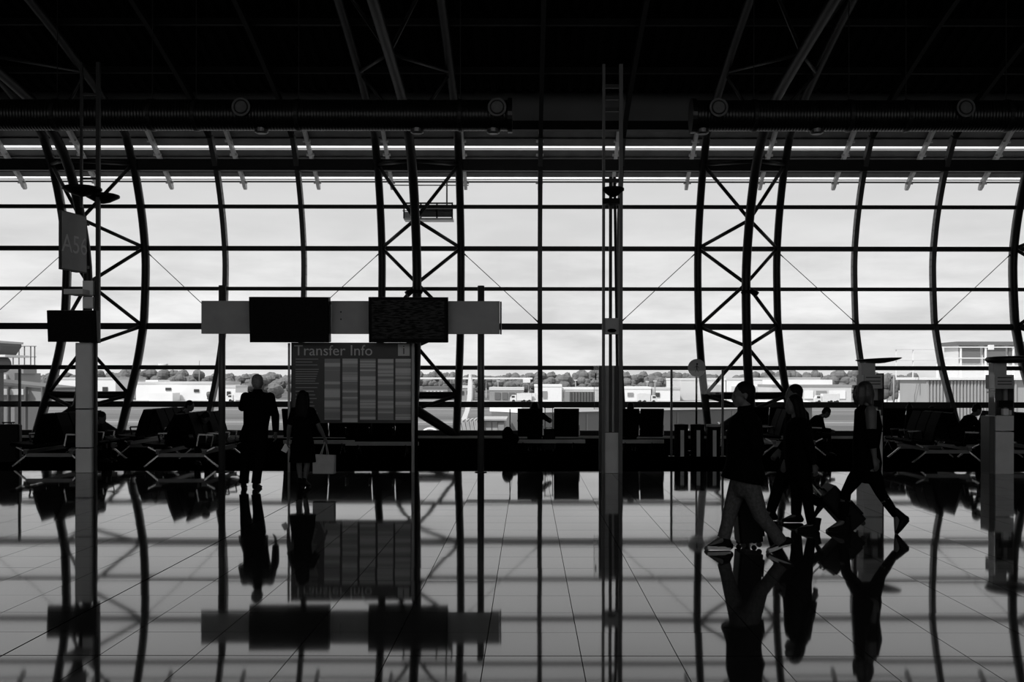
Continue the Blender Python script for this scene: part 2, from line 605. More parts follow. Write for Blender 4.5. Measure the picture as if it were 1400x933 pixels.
# steel trusses ---------------------------------------------------------
def truss(t, label):
    xa, xb, xc = XJ(t), XJ(t + 1), XJ(t) + 1.223
    o = thing('lattice_truss', label, 'truss', (xc, 30.4, 0))
    L = Vector((xc, 30.4, 0))
    for x in (xa, xb):
        m = MB()
        pts = [Vector((x, p.y - 0.06, p.z)) for p in prof] + [Vector((x, p.y - 0.06, p.z)) for p in ROOF_S[1:] if p.y > -9]
        m.path([p - L for p in pts], 0.118, 10)
        m.build('chord', 'steel_dark', o, True)
    m = MB()
    m.path([Vector((xc, p.y, p.z)) - L for p in INN_S], 0.135, 10)
    m.build('chord', 'steel_dark', o, True)
    O = lambda x, z: Vector((x, outY(z) - 0.06, z))
    I = lambda z: Vector((xc, innY(z), z))
    for x in (xa, xb):
        segs = [(O(x, 8.15), I(6.38)), (I(6.38), O(x, 5.76)), (O(x, 5.76), I(4.55)), (I(4.55), O(x, 3.33)), (O(x, 3.33), I(2.68)), (I(2.68), O(x, 1.22)), (O(x, 1.22), I(0.82)), (O(x, 8.15), I(7.9))]
        for a, b in segs:
            MB().tube(a - L, b - L, 0.055, n=8).build('brace', 'steel_dark', o, True)
        MB().path([I(0.84) - L, O(x, 0.06) - L], [0.15, 0.12], 8).build('foot_strut', 'steel_dark', o, True)
        # lacing on under the roof
        ri = [p for p in INN_S if p.z > 7.8]
        ro = [p for p in ROOF_S]
        ys = [29.8, 28.0, 25.8, 23.4, 20.8, 18.0, 15.0]
        side = 0
        pt = lambda tab, y: min(tab, key=lambda q: abs(q.y - y))
        def on(tab, y, xx):
            for p, q in zip(tab, tab[1:]):
                if q.y <= y <= p.y:
                    s = (p.y - y) / (p.y - q.y)
                    r = p.lerp(q, s)
                    return Vector((xx, y, r.z))
            return Vector((xx, y, pt(tab, y).z))
        for k in range(len(ys) - 1):
            tabs = ((ri, xc), (ro, x)) if k % 2 == 0 else ((ro, x), (ri, xc))
            a = on(tabs[0][0], ys[k] - (1.0 if tabs[0][0] is ri else 0), tabs[0][1])
            b = on(tabs[1][0], ys[k + 1] - (1.0 if tabs[1][0] is ri else 0), tabs[1][1])
            MB().tube(a - L, b - L, 0.05, n=6).build('brace', 'steel_dark', o, True)
    MB().tube(O(xa, 1.22) - L, O(xb, 1.22) - L, 0.11, n=8).build('tie_bar', 'steel_dark', o, True)
    MB().box(Vector((xc, innY(0.82), 0.8)) - L, (0.42, 0.2, 0.22)).build('foot_plate', 'steel_dark', o)
    return o

truss(-6, 'curved triangular steel truss behind the gate sign column')
truss(-2, 'curved triangular steel truss rising behind the transfer information board')
truss(2, 'curved triangular steel truss behind the three litter bins and round sign')
truss(6, 'curved triangular steel truss behind the kiosk with the blunt disc top')

# roof ------------------------------------------------------------------
m = MB()
pitch = 0.36
n = int((XR - XL) / pitch)
sec = []
for i in range(n):
    x = XL + i * pitch
    sec += [(x, 0.0), (x + 0.14, 0.0), (x + 0.18, 0.09), (x + 0.32, 0.09)]
rows = [Vector((0, p.y, p.z + 0.30)) for p in [Vector((0, 31.0, 9.9))] + ROOF_S[3:]]
vs = [(x, r.y, r.z + dz) for r in rows for x, dz in sec]
k = len(sec)
m.add(vs, [(a * k + b, a * k + b + 1, (a + 1) * k + b + 1, (a + 1) * k + b) for a in range(len(rows) - 1) for b in range(k - 1)])
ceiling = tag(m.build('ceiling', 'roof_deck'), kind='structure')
# a closed roof skin over the ribbed deck
m = MB()
vs = [(x, r.y, r.z + dz) for r in rows for x in (XL - 0.3, XR + 0.3) for dz in (0.14, 0.30)]
q = len(rows)
fs = []
for a in range(q - 1):
    b, c = a * 4, a * 4 + 4
    fs += [(b, b + 2, c + 2, c), (b + 1, c + 1, c + 3, b + 3), (b, c, c + 1, b + 1), (b + 2, b + 3, c + 3, c + 2)]
fs += [(0, 1, 3, 2), ((q - 1) * 4, (q - 1) * 4 + 2, (q - 1) * 4 + 3, (q - 1) * 4 + 1)]
m.add(vs, fs)
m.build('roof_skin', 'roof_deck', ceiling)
def roofz(y):
    for p, r in zip(ROOF_S, ROOF_S[1:]):
        if r.y <= y <= p.y:
            return p.z + (r.z - p.z) * (p.y - y) / (p.y - r.y)
    return 12.0
for y in (28.3, 26.2, 23.6, 20.6, 17.4, 14.0, 10.5, 7.0, 3.0, -1.0, -5.0):
    m = MB()
    m.box(((XL + XR) / 2, y, roofz(y) + 0.22), (XR - XL, 0.12, 0.16))
    m.build('purlin', 'steel_roof', ceiling)
for j in range(J0, J1 + 1):
    if j in chord_js:
        continue
    m = MB()
    pts = [Vector((XJ(j), p.y, p.z)) for p in ROOF_S]
    for a, b in zip(pts, pts[1:]):
        m.bar(a, b, 0.12, 0.20)
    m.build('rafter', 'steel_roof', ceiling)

m = MB()
m.box(((XL + XR) / 2, 31.02, 9.92), (XR - XL, 0.10, 1.18))
tag(m.build('trim_1', 'fascia'), kind='structure')
m = MB()
m.box(((XL + XR) / 2, 30.95, 9.2), (XR - XL, 0.24, 0.26))
tag(m.build('trim_2', 'black_plastic'), kind='structure')

# side walls and the opposite side of the hall, behind the camera
for nm, x in (('wall_left', XL - 0.15), ('wall_right', XR + 0.15)):
    m = MB()
    poly = [(-9.6, 0.0), (30.4, 0.0)] + [(y, z) for z, y in OUT_S[1:]] + [(p.y, p.z + 0.3) for p in ROOF_S[1:]]
    R = Matrix(((0, 0, 1), (1, 0, 0), (0, 1, 0)))
    m.prism(poly, -0.15, 0.15, (x, 0, 0), R)
    tag(m.build(nm, 'plaster_dark'), kind='structure')
m = MB()
m.box(((XL + XR) / 2, -9.75, 0.45), (XR - XL, 0.3, 0.9))
m.box(((XL + XR) / 2, -9.75, 11.4), (XR - XL, 0.3, 2.2))
tag(m.build('wall_rear', 'plaster_dark'), kind='structure')
w2 = tag(bpy.data.objects.new('window_2', None), kind='structure')
COL.objects.link(w2)
for j in range(J0, J1 + 1):
    MB().box((XJ(j), -9.75, 5.6), (0.14, 0.25, 9.4)).build('mullion', 'steel_dark', w2)
me = MB().add([(-1.15, 0, 0.9), (1.15, 0, 0.9), (1.15, 0, 10.3), (-1.15, 0, 10.3)], [(3, 2, 1, 0)]).mesh('pane')
me.materials.append(MATS['glass'])
for j in range(J0, J1):
    o = bpy.data.objects.new('pane', me)
    COL.objects.link(o)
    o.parent = w2
    o.location = (XJ(j) + 1.223, -9.75, 0)

# sun visor outside, above the clear glass --------------------------------
A, B = Vector((0, 31.6, 10.15)), Vector((0, 34.95, 8.20))
vis_d = (B - A).normalized()
vis_n = Vector((0, vis_d.z, -vis_d.y))
def von(y):
    return A + vis_d * ((y - A.y) / vis_d.y)
visor = thing('sun_visor', 'pale metal sun visor of sloping blades outside the top of the glass wall', 'sun visor', (0, 33, 9))
VL = Vector((0, 33, 9))
for ya, yb in ((31.9, 33.38), (33.56, 34.66)):
    a, b = von(ya), von(yb)
    m = MB()
    R = Matrix((Vector((1, 0, 0)), vis_d, Vector((1, 0, 0)).cross(vis_d))).transposed()
    m.box((a + b) / 2 - VL + Vector(((XL + XR) / 2, 0, 0.05)), (XR - XL, (b - a).length, 0.04), R)
    for s in (0.22, 0.5, 0.78):
        c = a.lerp(b, s)
        m.box(c - VL + Vector(((XL + XR) / 2, 0, 0.0)), (XR - XL, 0.05, 0.06), R)
    m.build('blade', 'louvre', visor)
    slit_strip = MB()  # added white strip, stands in for sunlight and sky in the slit below each blade
    slit_strip.box(b - VL + Vector(((XL + XR) / 2, 0.08, 0.0)), (XR - XL, 0.02, 0.11), Matrix.Rotation(-0.5, 3, 'X'))
    slit_strip.build('slit_light_strip', 'slit_light_white', visor)
MB().tube(von(34.8) - VL + Vector((XL, 0, -0.02)), von(34.8) - VL + Vector((XR, 0, -0.02)), 0.03, n=6).build('edge_tube', 'steel_grey', visor)
for j in range(J0, J1 + 1):
    m = MB()
    prof_b = [(0, 0.10), (3.55, 0.06), (3.80, 0.02), (3.90, -0.06), (3.86, -0.14), (3.70, -0.16), (3.45, -0.10), (0, -0.12)]
    R = Matrix((vis_d, Vector((0, -vis_d.z, vis_d.y)), Vector((1, 0, 0)))).transposed()
    m.prism([(p[0], p[1] - 0.1) for p in prof_b], -0.05, 0.05, A - VL + Vector((XJ(j), 0, 0)), R)
    br = m.build('bracket', 'bracket', visor)
    for y in (32.9, 33.45, 34.6):
        c = von(y) - VL + Vector((XJ(j), 0, -0.2))
        MB().tube(c + Vector((-0.12, 0, 0)), c + Vector((0.12, 0, 0)), 0.045, n=8).build('bolt', 'bracket', br)

# ------------------------------------------------------------------ fixtures of the hall
def duct(x0, x1, Y, yc, label, nozzles, low_noz, bands, ends):
    zc, r = gz(yc, Y), 0.345
    o = thing('ventilation_duct', label, 'duct', ((x0 + x1) / 2, Y, zc))
    c = Vector(((x0 + x1) / 2, Y, zc))
    m = MB()
    # spiral-seamed round duct: shallow raised seams along its length
    n = int((x1 - x0) / 0.07)
    rx = Matrix.Rotation(PI / 2, 3, 'Y')
    pr = []
    for i in range(n):
        s = -(x1 - x0) / 2 + (x1 - x0) * i / n
        d = (x1 - x0) / n
        pr += [(r, s), (r, s + d * 0.7), (r + 0.007, s + d * 0.8), (r + 0.007, s + d * 0.9)]
    pr.append((r, (x1 - x0) / 2))
    m.lathe(pr, (0, 0, 0), 28, rx)
    m.build('tube', 'duct', o, True)
    for bx in bands:
        MB().lathe([(r + 0.005, -0.05), (r + 0.025, -0.04), (r + 0.025, 0.04), (r + 0.005, 0.05)], Vector((bx, Y, zc)) - c, 28, rx).build('band', 'steel_dark', o)
    for ex in ends:
        MB().lathe([(0.05, -0.05), (r + 0.05, -0.05), (r + 0.05, 0.05), (0.05, 0.05)], Vector((ex, Y, zc)) - c, 28, rx).build('end_cap', 'duct', o)
    ry = Matrix.Rotation(PI / 2, 3, 'X')
    for nx in nozzles:
        z = gz(148, Y - 0.4)
        p = Vector((nx, Y - 0.22, z)) - c
        nz = MB().lathe([(0.19, 0.0), (0.19, 0.26), (0.15, 0.30), (0.13, 0.30), (0.12, 0.14), (0.02, 0.12)], p, 20, ry).build('nozzle', 'duct', o, False)
        MB().lathe([(0.185, 0.26), (0.21, 0.26), (0.21, 0.285), (0.185, 0.285)], p, 20, ry).build('rim', 'galvanised', nz)
    for nx in low_noz:
        p = Vector((nx, Y, zc - r + 0.05)) - c
        MB().lathe([(0.10, -0.13), (0.15, -0.10), (0.16, 0.0), (0.16, 0.06)], p, 20).build('nozzle', 'galvanised', o, False)
    for bx in bands:
        a = Vector((bx, Y, zc + r)) - c
        MB().tube(a, Vector((bx, Y, roofz(Y) + 0.2)) - c, 0.012, n=6).build('hanger_rod', 'steel_dark', o)
    return o

DY = 24.0
duct(XL + 0.3, gx(697, DY), DY, 158, 'long round spiral duct ending beside the column without a gate sign', [gx(337, DY), gx(680, DY), gx(-10, DY)], [gx(570, DY), gx(357, DY), gx(674, DY)], [gx(v, DY) for v in (-150, 78, 208, 268, 408, 629)], [gx(697, DY)])
duct(gx(947, DY), XR - 0.3, DY, 158, 'long round spiral duct running over the kiosks and walking people', [gx(977, DY), gx(1308, DY)], [gx(960, DY), gx(1116, DY)], [gx(v, DY) for v in (1030, 1160, 1238, 1375, 1520)], [gx(947, DY)])

# column with gate sign ---------------------------------------------------
CYD = 19.1
def lamp_head(parent, c, w, name='uplighter'):
    o = MB().lathe([(0.03, -0.10), (w * 0.45, -0.07), (w, 0.02), (w, 0.06), (w * 0.9, 0.07)], c, 16).build(name, 'black_plastic', parent)
    MB().lathe([(w * 0.45, 0.055), (w * 0.85, 0.074), (0.02, 0.08)], c, 16).build('lens', 'lens', o)
    return o

xc = gx(118, CYD)
col1 = thing('gate_column', 'slim white clad column carrying the A56 gate sign and a black screen', 'column', (xc, CYD, 0))
def lp(x, y, Y=CYD, base=None):
    return at(x, y, Y) - (base if base is not None else Vector((xc, CYD, 0)))
def upright(parent, px, ytop, r, base, mat='steel_dark', ybot=None, Y=CYD):
    b = Vector((gx(px, Y), Y, 0 if ybot is None else gz(ybot, Y)))
    t = Vector((gx(px, Y), Y, gz(ytop, Y)))
    return MB().box((b + t) / 2 - base, (2 * r, 2 * r, (t - b).z)).build('upright', mat, parent)
b1 = Vector((xc, CYD, 0))
upright(col1, 105.5, 470, 0.022, b1)
upright(col1, 111, 86, 0.022, b1, ybot=284)
MB().box((0, 0, gz(470, CYD) / 2), (0.2, 0.2, gz(470, CYD) - 0.02)).build('seam_blocker', 'steel_dark', col1)  # added dark box, blocks the sky light between the cladding panels
upright(col1, 134, 86, 0.034, b1, ybot=470)
upright(col1, 130.5, 380, 0.03, b1)
w = gx(129, CYD) - gx(107, CYD)
for y0, y1 in ((470, 559), (561, 612), (614, 647)):
    z0, z1 = max(0.005, gz(y1, CYD)), gz(y0, CYD)
    MB().cbox((0, 0, (z0 + z1) / 2), (w, 0.26, z1 - z0), 0.02).build('cladding_panel', 'panel_white', col1)
for y0, y1, x0, x1 in ((385, 405, 116, 130), (407, 423, 116, 130)):
    MB().box(Vector((gx((x0 + x1) / 2, CYD), CYD, gz((y0 + y1) / 2, CYD))) - b1, ((x1 - x0) / 75, 0.2, (y1 - y0) / 75 * 0.96)).build('cladding_panel', 'panel_white', col1)
MB().box(lp(108, 401, 18.95), (0.34, 0.5, 0.09)).build('bracket_arm', 'panel_grey', col1)
lamp_head(col1, lp(112, 262, 18.95), 0.34)
lamp_head(col1, lp(140, 272, 19.3), 0.30)
MB().box(lp(124, 266, 19.1), (0.30, 0.1, 0.08)).build('lamp_arm', 'black_plastic', col1)
# crossbars between the tall uprights
for y in (130, 175, 245):
    MB().box(lp(122.5, y), (0.30, 0.03, 0.04)).build('crossbar', 'steel_dark', col1)

pL, pR = at(79, 328, 18.55), at(114, 336, 19.3)
mid = (pL + pR) / 2
ang = math.atan2(pR.y - pL.y, pR.x - pL.x)
sg = thing('gate_sign', 'grey hanging A56 gate sign turned sideways on the white clad column', 'sign', (mid.x, mid.y, gz(332, 18.9)), ang)
Ws = math.hypot(pR.x - pL.x, pR.y - pL.y)
MB().cbox((0, -0.035, 0), (Ws, 0.05, 1.05), 0.004).build('body', 'panel_dark', sg)
MB().box((Ws / 2 + 0.01, 0.10, -0.01), (0.16, 0.22, 0.98)).build('end_box', 'black_plastic', sg)
MB().box((0, -0.07, 0), (Ws - 0.04, 0.012, 1.01)).build('face', 'panel_mid', sg)
text_obj('A56', 'lettering', 0.46, 'print_light', sg, (0.0, -0.079, -0.20), (PI / 2, 0, 0), 0.002, 'CENTER')
MB().box((Ws / 2 + 0.05, 0.0, 0.40), (0.2, 0.05, 0.05)).box((Ws / 2 + 0.05, 0.0, -0.40), (0.2, 0.05, 0.05)).build('hanger', 'steel_dark', sg)

def screen(label, x0, x1, y0, y1, Y, tilt, yaw, parent_kind, mat, depth=0.16, group=None, arms=True):
    w, h = (x1 - x0) * Y / F, (y1 - y0) * Y / F
    o = thing('display_screen', label, 'screen', at((x0 + x1) / 2, (y0 + y1) / 2, Y), yaw, group)
    R = Matrix.Rotation(tilt, 3, 'X')
    MB().cbox((0, depth / 2, 0), (w, depth, h), 0.015, R).build('casing', 'black_plastic', o)
    s = MB()
    s.box((0, 0, 0), (w - 0.12, 0.006, h - 0.12))
    so = s.build('display', mat, o)
    so.rotation_euler = (tilt, 0, 0)
    so.location = R @ Vector((0, -0.002, 0))
    MB().box((0, depth + 0.06, 0), (0.3, 0.14, 0.3)).build('wall_mount', 'steel_dark', o)
    return o
print_mat('flight_list_dim', 0.0008, 0.002, 60, 18, 1.0, 0.35, spec=0.04)
print_mat('flight_list', 0.001, 0.008, 46, 9, 2.0, 0.45, spec=0.04)
screen('black gate screen fixed low on the white clad column', 65, 131, 425, 468, 18.75, 0.10, 0.06, None, 'flight_list_dim')

# second column -----------------------------------------------------------
C2Y = 19.05
xc2 = gx(836.5, C2Y)
b2 = Vector((xc2, C2Y, 0))
col2 = thing('service_column', 'open steel service column with grey lower panels and uplighter, no sign', 'column', (xc2, C2Y, 0))
upright(col2, 825, 88, 0.026, b2, 'steel_grey', Y=C2Y - 0.05)
upright(col2, 848.5, 88, 0.034, b2, 'steel_grey', Y=C2Y - 0.05)
upright(col2, 834.5, 242, 0.028, b2, 'steel_dark', 591, C2Y + 0.1)
MB().tube(lp(840, 242, C2Y + 0.3, b2), lp(845, 591, C2Y + 0.3, b2), 0.026, n=8).build('upright', 'steel_dark', col2)
def pan(parent, base, x0, x1, y0, y1, Y, d, mat, nm='panel'):
    p0, p1 = at(x0, y0, Y), at(x1, y1, Y)
    z1 = max(0.004, p1.z)
    return MB().cbox(((p0.x + p1.x) / 2 - base.x, Y + d / 2 - base.y, (p0.z + z1) / 2), (p1.x - p0.x, d, p0.z - z1), 0.008).build(nm, mat, parent)
pan(col2, b2, 827, 846, 592, 648, C2Y - 0.02, 0.06, 'panel_grey')
pan(col2, b2, 819, 846, 500, 650, C2Y + 0.16, 0.08, 'panel_dark')
pan(col2, b2, 827, 833, 500, 591, C2Y + 0.08, 0.05, 'panel_mid')
pan(col2, b2, 836.5, 840, 500, 591, C2Y + 0.08, 0.05, 'panel_mid')
g = pan(col2, b2, 812, 819, 500, 560, C2Y + 0.2, 0.02, 'glass_screen', 'side_glass')
MB().box(lp(814.5, 515, C2Y + 0.15, b2), (0.02, 0.04, 0.12)).build('handle', 'black_plastic', g)
bx = pan(col2, b2, 827, 847.5, 435, 457, C2Y - 0.06, 0.16, 'panel_mid', 'junction_box')
MB().ell(lp(836.5, 452, C2Y - 0.10, b2), (0.08, 0.06, 0.035)).build('smoke_sensor', 'black_plastic', bx, True)
lamp_head(col2, lp(838, 262, C2Y - 0.05, b2), 0.2)
MB().box(lp(835, 276, C2Y, b2), (0.30, 0.22, 0.10)).build('lamp_box', 'black_plastic', col2)
for y in (118, 134, 150, 247):
    MB().box(lp(836.5, y, C2Y, b2), (0.30, 0.05, 0.07)).build('crossbar', 'steel_dark', col2)

# flight information board --------------------------------------------------
BY = 19.2
bb = Vector((gx(480, BY), BY, 0))
board = thing('sign_frame', 'wide grey sign band on two dark posts carrying two flight screens', 'sign frame', bb)
for px in (303.5, 657.5):
    t = gz(391, BY)
    p = MB().path([Vector((gx(px, BY), BY, 0)) - bb, Vector((gx(px, BY), BY, t)) - bb], 0.062, 16).build('post', 'steel_grey', board, True)
    MB().lathe([(0.11, 0), (0.11, 0.012), (0.065, 0.02)], Vector((gx(px, BY), BY, 0.0)) - bb, 20).build('base_ring', 'steel_dark', p)
for i, (x0, x1) in enumerate(((275, 372), (373, 452), (453, 505), (506, 611), (612, 683))):
    pan(board, bb, x0, x1, 412, 457, BY - 0.16, 0.09, 'panel_mid', 'band_panel')
pan(board, bb, 683.5, 685.5, 412.5, 457, BY - 0.2, 0.2, 'steel_dark', 'end_cap')
for y in (427, 437):
    MB().tube(lp(466, y, BY - 0.17, bb), lp(466, y, BY - 0.155, bb), 0.014, n=8).build('screw', 'black_plastic', board)
screen('black flight screen showing nearly nothing on the wide sign band', 341, 449, 406, 468, 18.75, 0.09, 0.03, None, 'flight_list_dim', 0.26)
screen('black flight screen with faint columns of text on the wide sign band', 504, 612, 406, 468, 18.75, 0.09, 0.03, None, 'flight_list', 0.26)

# transfer information board ---------------------------------------------------
TYD = 19.25
tb = Vector((gx(482, TYD), TYD, 0))
tr = thing('transfer_board', 'dark Transfer Info board with five pale striped timetable columns', 'sign', tb)
for px, r, mt in ((396.5, 0.022, 'panel_grey'), (565.5, 0.03, 'panel_grey'), (570, 0.03, 'black_plastic')):
    MB().path([Vector((gx(px, TYD), TYD - 0.08, 0.0)) - tb, Vector((gx(px, TYD), TYD - 0.08, gz(470, TYD))) - tb], r, 12).build('post', mt, tr, True)
pan(tr, tb, 398, 569, 469, 579, TYD, 0.06, 'panel_dark', 'backboard')
pan(tr, tb, 399, 563, 470, 489, TYD - 0.012, 0.014, 'panel_dark', 'header')
text_obj('Transfer Info', 'lettering', 0.275, 'panel_grey', tr, at(402, 486.5, TYD - 0.02) - tb, (PI / 2, 0, 0), 0.003)
ic = pan(tr, tb, 544, 560, 471, 487, TYD - 0.02, 0.012, 'panel_grey', 'icon')
text_obj('i', 'lettering', 0.24, 'panel_dark', ic, at(552, 484.5, TYD - 0.026) - tb, (PI / 2, 0, 0), 0.002, 'CENTER')
for i, (x0, x1) in enumerate(((443.5, 465), (468, 489), (492, 513.5), (516.5, 538), (540.5, 562))):
    print_mat('timetable_print_%d' % i, 0.34, 0.72, 16, 0.05, 1.3 + i * 0.77, thr=(0.46, 0.56))
    pan(tr, tb, x0, x1, 491, 578 if i == 1 else 574.5, TYD - 0.014, 0.016, 'timetable_print_%d' % i, 'timetable_column')
lines = [(491, 31), (495, 23), (499, 30)] + [(505 + k * 3.2, 32 - (k * 7) % 6) for k in range(7)] + [(530 + k * 5, 30 - (k * 5) % 7) for k in range(9)]
for y, wpx in lines:
    pan(tr, tb, 404, 404 + wpx, y, y + 1.2, TYD - 0.012, 0.013, 'panel_mid', 'text_line')

# kiosks ------------------------------------------------------------------------
KY = 18.9
def kiosk(label, xa, xb, disc0, disc1, roll, glass_left, blunt):
    xm = (xa + xb) / 2
    kb = Vector((gx(xm, KY), KY, 0))
    o = thing('info_kiosk', label, 'kiosk', kb)
    d = 0.42
    for y0, y1, mt, nm in ((590.5, 648, 'panel_grey', 'door'), (568, 588.5, 'panel_grey', 'desk_panel'), (512, 531, 'panel_mid', 'header')):
        pan(o, kb, xa, xb, y0, y1, KY, d, mt, nm)
    pan(o, kb, xa, xb, 531, 568, KY + 0.30, d - 0.30, 'panel_dark', 'back_panel')
    pan(o, kb, xa + 12, xb, 531, 568, KY + 0.22, 0.08, 'panel_mid', 'notice')
    pan(o, kb, xa, xa + 1.6, 531, 568, KY, 0.3, 'panel_dark', 'cheek')
    pan(o, kb, xb - 1.2, xb, 531, 568, KY, 0.3, 'panel_dark', 'cheek')
    pan(o, kb, xa + 5, xb - 3, 547, 556, KY + 0.05, 0.14, 'black_plastic', 'keypad')
    pan(o, kb, xa + 11, xb - 7, 558.5, 567, KY + 0.02, 0.10, 'panel_white', 'leaflet_stack')
    pan(o, kb, xb - 6, xb - 2, 560.5, 567, KY + 0.06, 0.10, 'panel_white', 'leaflet_stack')
    for y in (515, 520, 524):
        pan(o, kb, xa + 3, xb - 3, y, y + 1.6, KY - 0.006, 0.008, 'panel_dark', 'text_line')
    pan(o, kb, xa - 3, xb - 10, 496, 512, KY + 0.10, 0.2, 'panel_mid', 'neck')
    cxd = (disc0 + disc1) / 2
    rad = (disc1 - disc0) / 2 * KY / F
    prf = [(0.01, -0.075), (rad * .25, -0.072), (rad * .6, -0.05), (rad * .9, -0.018), (rad, 0.0), (rad * .97, 0.014), (rad * .5, 0.022), (0.01, 0.024)]
    if blunt:
        prf = [(0.01, -0.07), (rad * .5, -0.068), (rad * .86, -0.055), (rad, 0.005), (rad * .9, 0.05), (rad * .5, 0.062), (0.01, 0.064)]
    MB().lathe(prf, at(cxd, 491, KY + 0.15) - kb, 32, Matrix.Rotation(roll, 3, 'Y')).build('disc_top', 'steel_dark', o, True)
    if glass_left:
        g = MB()
        p0, p1 = at(xa - 8, 509, KY), at(xa - 0.4, 568, KY)
        g.box(((p0.x + p1.x) / 2 - kb.x, 0.02, (p0.z + p1.z) / 2), (p1.x - p0.x, 0.012, p0.z - p1.z)).build('side_glass', 'glass_screen', o)
        for y in (530, 535):
            pan(o, kb, xa - 12, xa, y, y + 1.6, KY - 0.01, 0.02, 'panel_grey', 'glass_clip')
        pan(o, kb, xa - 8, xa - 0.5, 569, 648, KY + 0.02, d - 0.04, 'panel_dark', 'side_panel')
    else:
        pan(o, kb, xb + 0.2, xb + 1.8, 510, 648, KY + 0.01, d - 0.02, 'black_plastic', 'side_panel')
    return o
kiosk('slim grey kiosk with a sharp edged tilted disc top', 1181, 1207, 1170, 1232, -0.055, False, False)
kiosk('slim grey kiosk with a thick blunt disc top and glass side', 1361, 1386.5, 1348, 1412, -0.02, True, True)

# litter bins -----------------------------------------------------------------------
bin_places = ((931.5, 'round black litter bin standing beside the glass screen post'), (953.5, 'round black litter bin standing between two others'), (975.5, 'round black litter bin with the palest rim of three'))
for i, (px, lab) in enumerate(bin_places):
    Y = 22.9
    o = thing('litter_bin', lab, 'litter bin', (gx(px, Y), Y, 0), 0, 'litter bins by the glass screen')
    MB().lathe([(0.135, 0.0), (0.15, 0.02), (0.152, 0.66), (0.152, 0.68)], (0, 0, 0), 24).build('body', 'black_plastic', o, True)
    MB().lathe([(0.155, 0.675), (0.158, 0.70), (0.15, 0.725), (0.09, 0.73), (0.085, 0.70), (0.02, 0.69)], (0, 0, 0), 24).build('lid', 'black_plastic' if i < 2 else 'panel_mid', o)
    a = []
    for k in range(5):
        t = -PI / 2 + (k - 2) * 0.13
        a.append((0.154 * math.cos(t), 0.154 * math.sin(t)))
    a += [(x * 0.99, y * 0.99) for x, y in reversed(a)]
    MB().prism(a, 0.03, 0.60).build('label_strip', 'panel_grey', o)

# glass screens --------------------------------------------------------------------------
def glass_screen(label, xa, xb, Y=23.1, grp=None):
    o = thing('glass_screen', label, 'glass screen', (gx((xa + xb) / 2, Y), Y, 0), 0, grp)
    h = gz(505, Y)
    w = (xb - xa) * Y / F
    for s in (-1, 1):
        p = MB().box((s * w / 2, 0, h / 2), (0.045, 0.05, h)).build('post', 'steel_grey', o)
        MB().box((s * w / 2, 0, 0.008), (0.12, 0.12, 0.016)).build('base_plate', 'steel_grey', p)
    MB().box((0, 0, h / 2 + 0.05), (w - 0.05, 0.012, h - 0.16)).build('pane', 'glass_screen', o)
    return o
glass_screen('clear glass screen between two slim posts behind the litter bins', 918, 988)
glass_screen('clear glass screen on slim posts beyond the white clad column and benches', -50, 27)

Y = 23.3
o = thing('round_sign', 'round pale sign with a walking figure on a thin pole behind the bins', 'sign', (gx(952.5, Y), Y, 0))
rf = Matrix.Rotation(PI / 2, 3, 'X')
zc = gz(503, Y)
MB().lathe([(0.01, -0.012), (0.195, -0.012), (0.195, 0.012), (0.01, 0.012)], (0, 0, zc), 32, rf).build('disc', 'clock_face', o)
MB().lathe([(0.175, 0.012), (0.2, 0.012), (0.2, 0.02), (0.175, 0.02)], (0, 0, zc), 32, rf).build('rim', 'panel_mid', o)
m = MB()
m.ell((0.005, -0.018, zc + 0.085), (0.022, 0.008, 0.022))
for a, b in (((0, 0.055), (0.0, -0.02)), ((0, -0.02), (0.04, -0.10)), ((0, -0.02), (-0.04, -0.10)), ((0, 0.05), (0.05, 0.0)), ((0, 0.05), (-0.05, 0.01))):
    m.bar((a[0], -0.018, zc + a[1]), (b[0], -0.018, zc + b[1]), 0.02, 0.008)
m.build('pictogram', 'black_plastic', o)
MB().path([(0, 0.03, 0), (0, 0.03, zc)], 0.022, 10).build('pole', 'black_plastic', o, True)
MB().lathe([(0.15, 0), (0.15, 0.02), (0.03, 0.035)], (0, 0.03, 0), 20).build('base', 'black_plastic', o)

# spotlights on the trusses ---------------------------------------------------------------
for j, lab in ((-2, 'small black spotlight clamped to the truss above the flight screens'), (2, 'small black spotlight clamped to the truss above the round sign')):
    p = Vector((XJ(j) + 1.223, innY(4.3) - 0.16, 4.3))
    o = thing('spotlight', lab, 'spotlight', p)
    MB().box((0, 0.06, 0), (0.30, 0.08, 0.10)).build('clamp', 'black_plastic', o)
    sx = -1 if j == -2 else 1
    MB().path([(sx * 0.10, 0, 0.05), (sx * 0.28, -0.06, -0.10)], [0.08, 0.10], 12).build('housing', 'black_plastic', o)
    MB().path([(-sx * 0.06, -0.02, 0.02), (-sx * 0.16, -0.05, -0.05)], [0.05, 0.06], 10).build('housing', 'black_plastic', o)

# ------------------------------------------------------------------ benches in the waiting area
def slab(profile, thick, w, name, mat, parent, loc, rz):
    """seat shell: side profile (depth, height) thickened and extruded across the width"""
    pts = [Vector((p[0], p[1])) for p in profile]
    top, bot = [], []
    for i, p in enumerate(pts):
        t = (pts[min(i + 1, len(pts) - 1)] - pts[max(i - 1, 0)]).normalized()
        nrm = Vector((-t.y, t.x))
        top.append(p + nrm * thick / 2)
        bot.append(p - nrm * thick / 2)
    poly = top + bot[::-1]
    R = Matrix(((0, 0, 1), (1, 0, 0), (0, 1, 0)))       # (a, b, c) -> x = c, y = a, z = b
    m = MB().prism([(p.x, p.y) for p in poly], -w / 2, w / 2, (0, 0, 0), R)
    o = m.build(name, mat, parent)
    o.location = loc
    o.rotation_euler = (0, 0, rz)
    return o

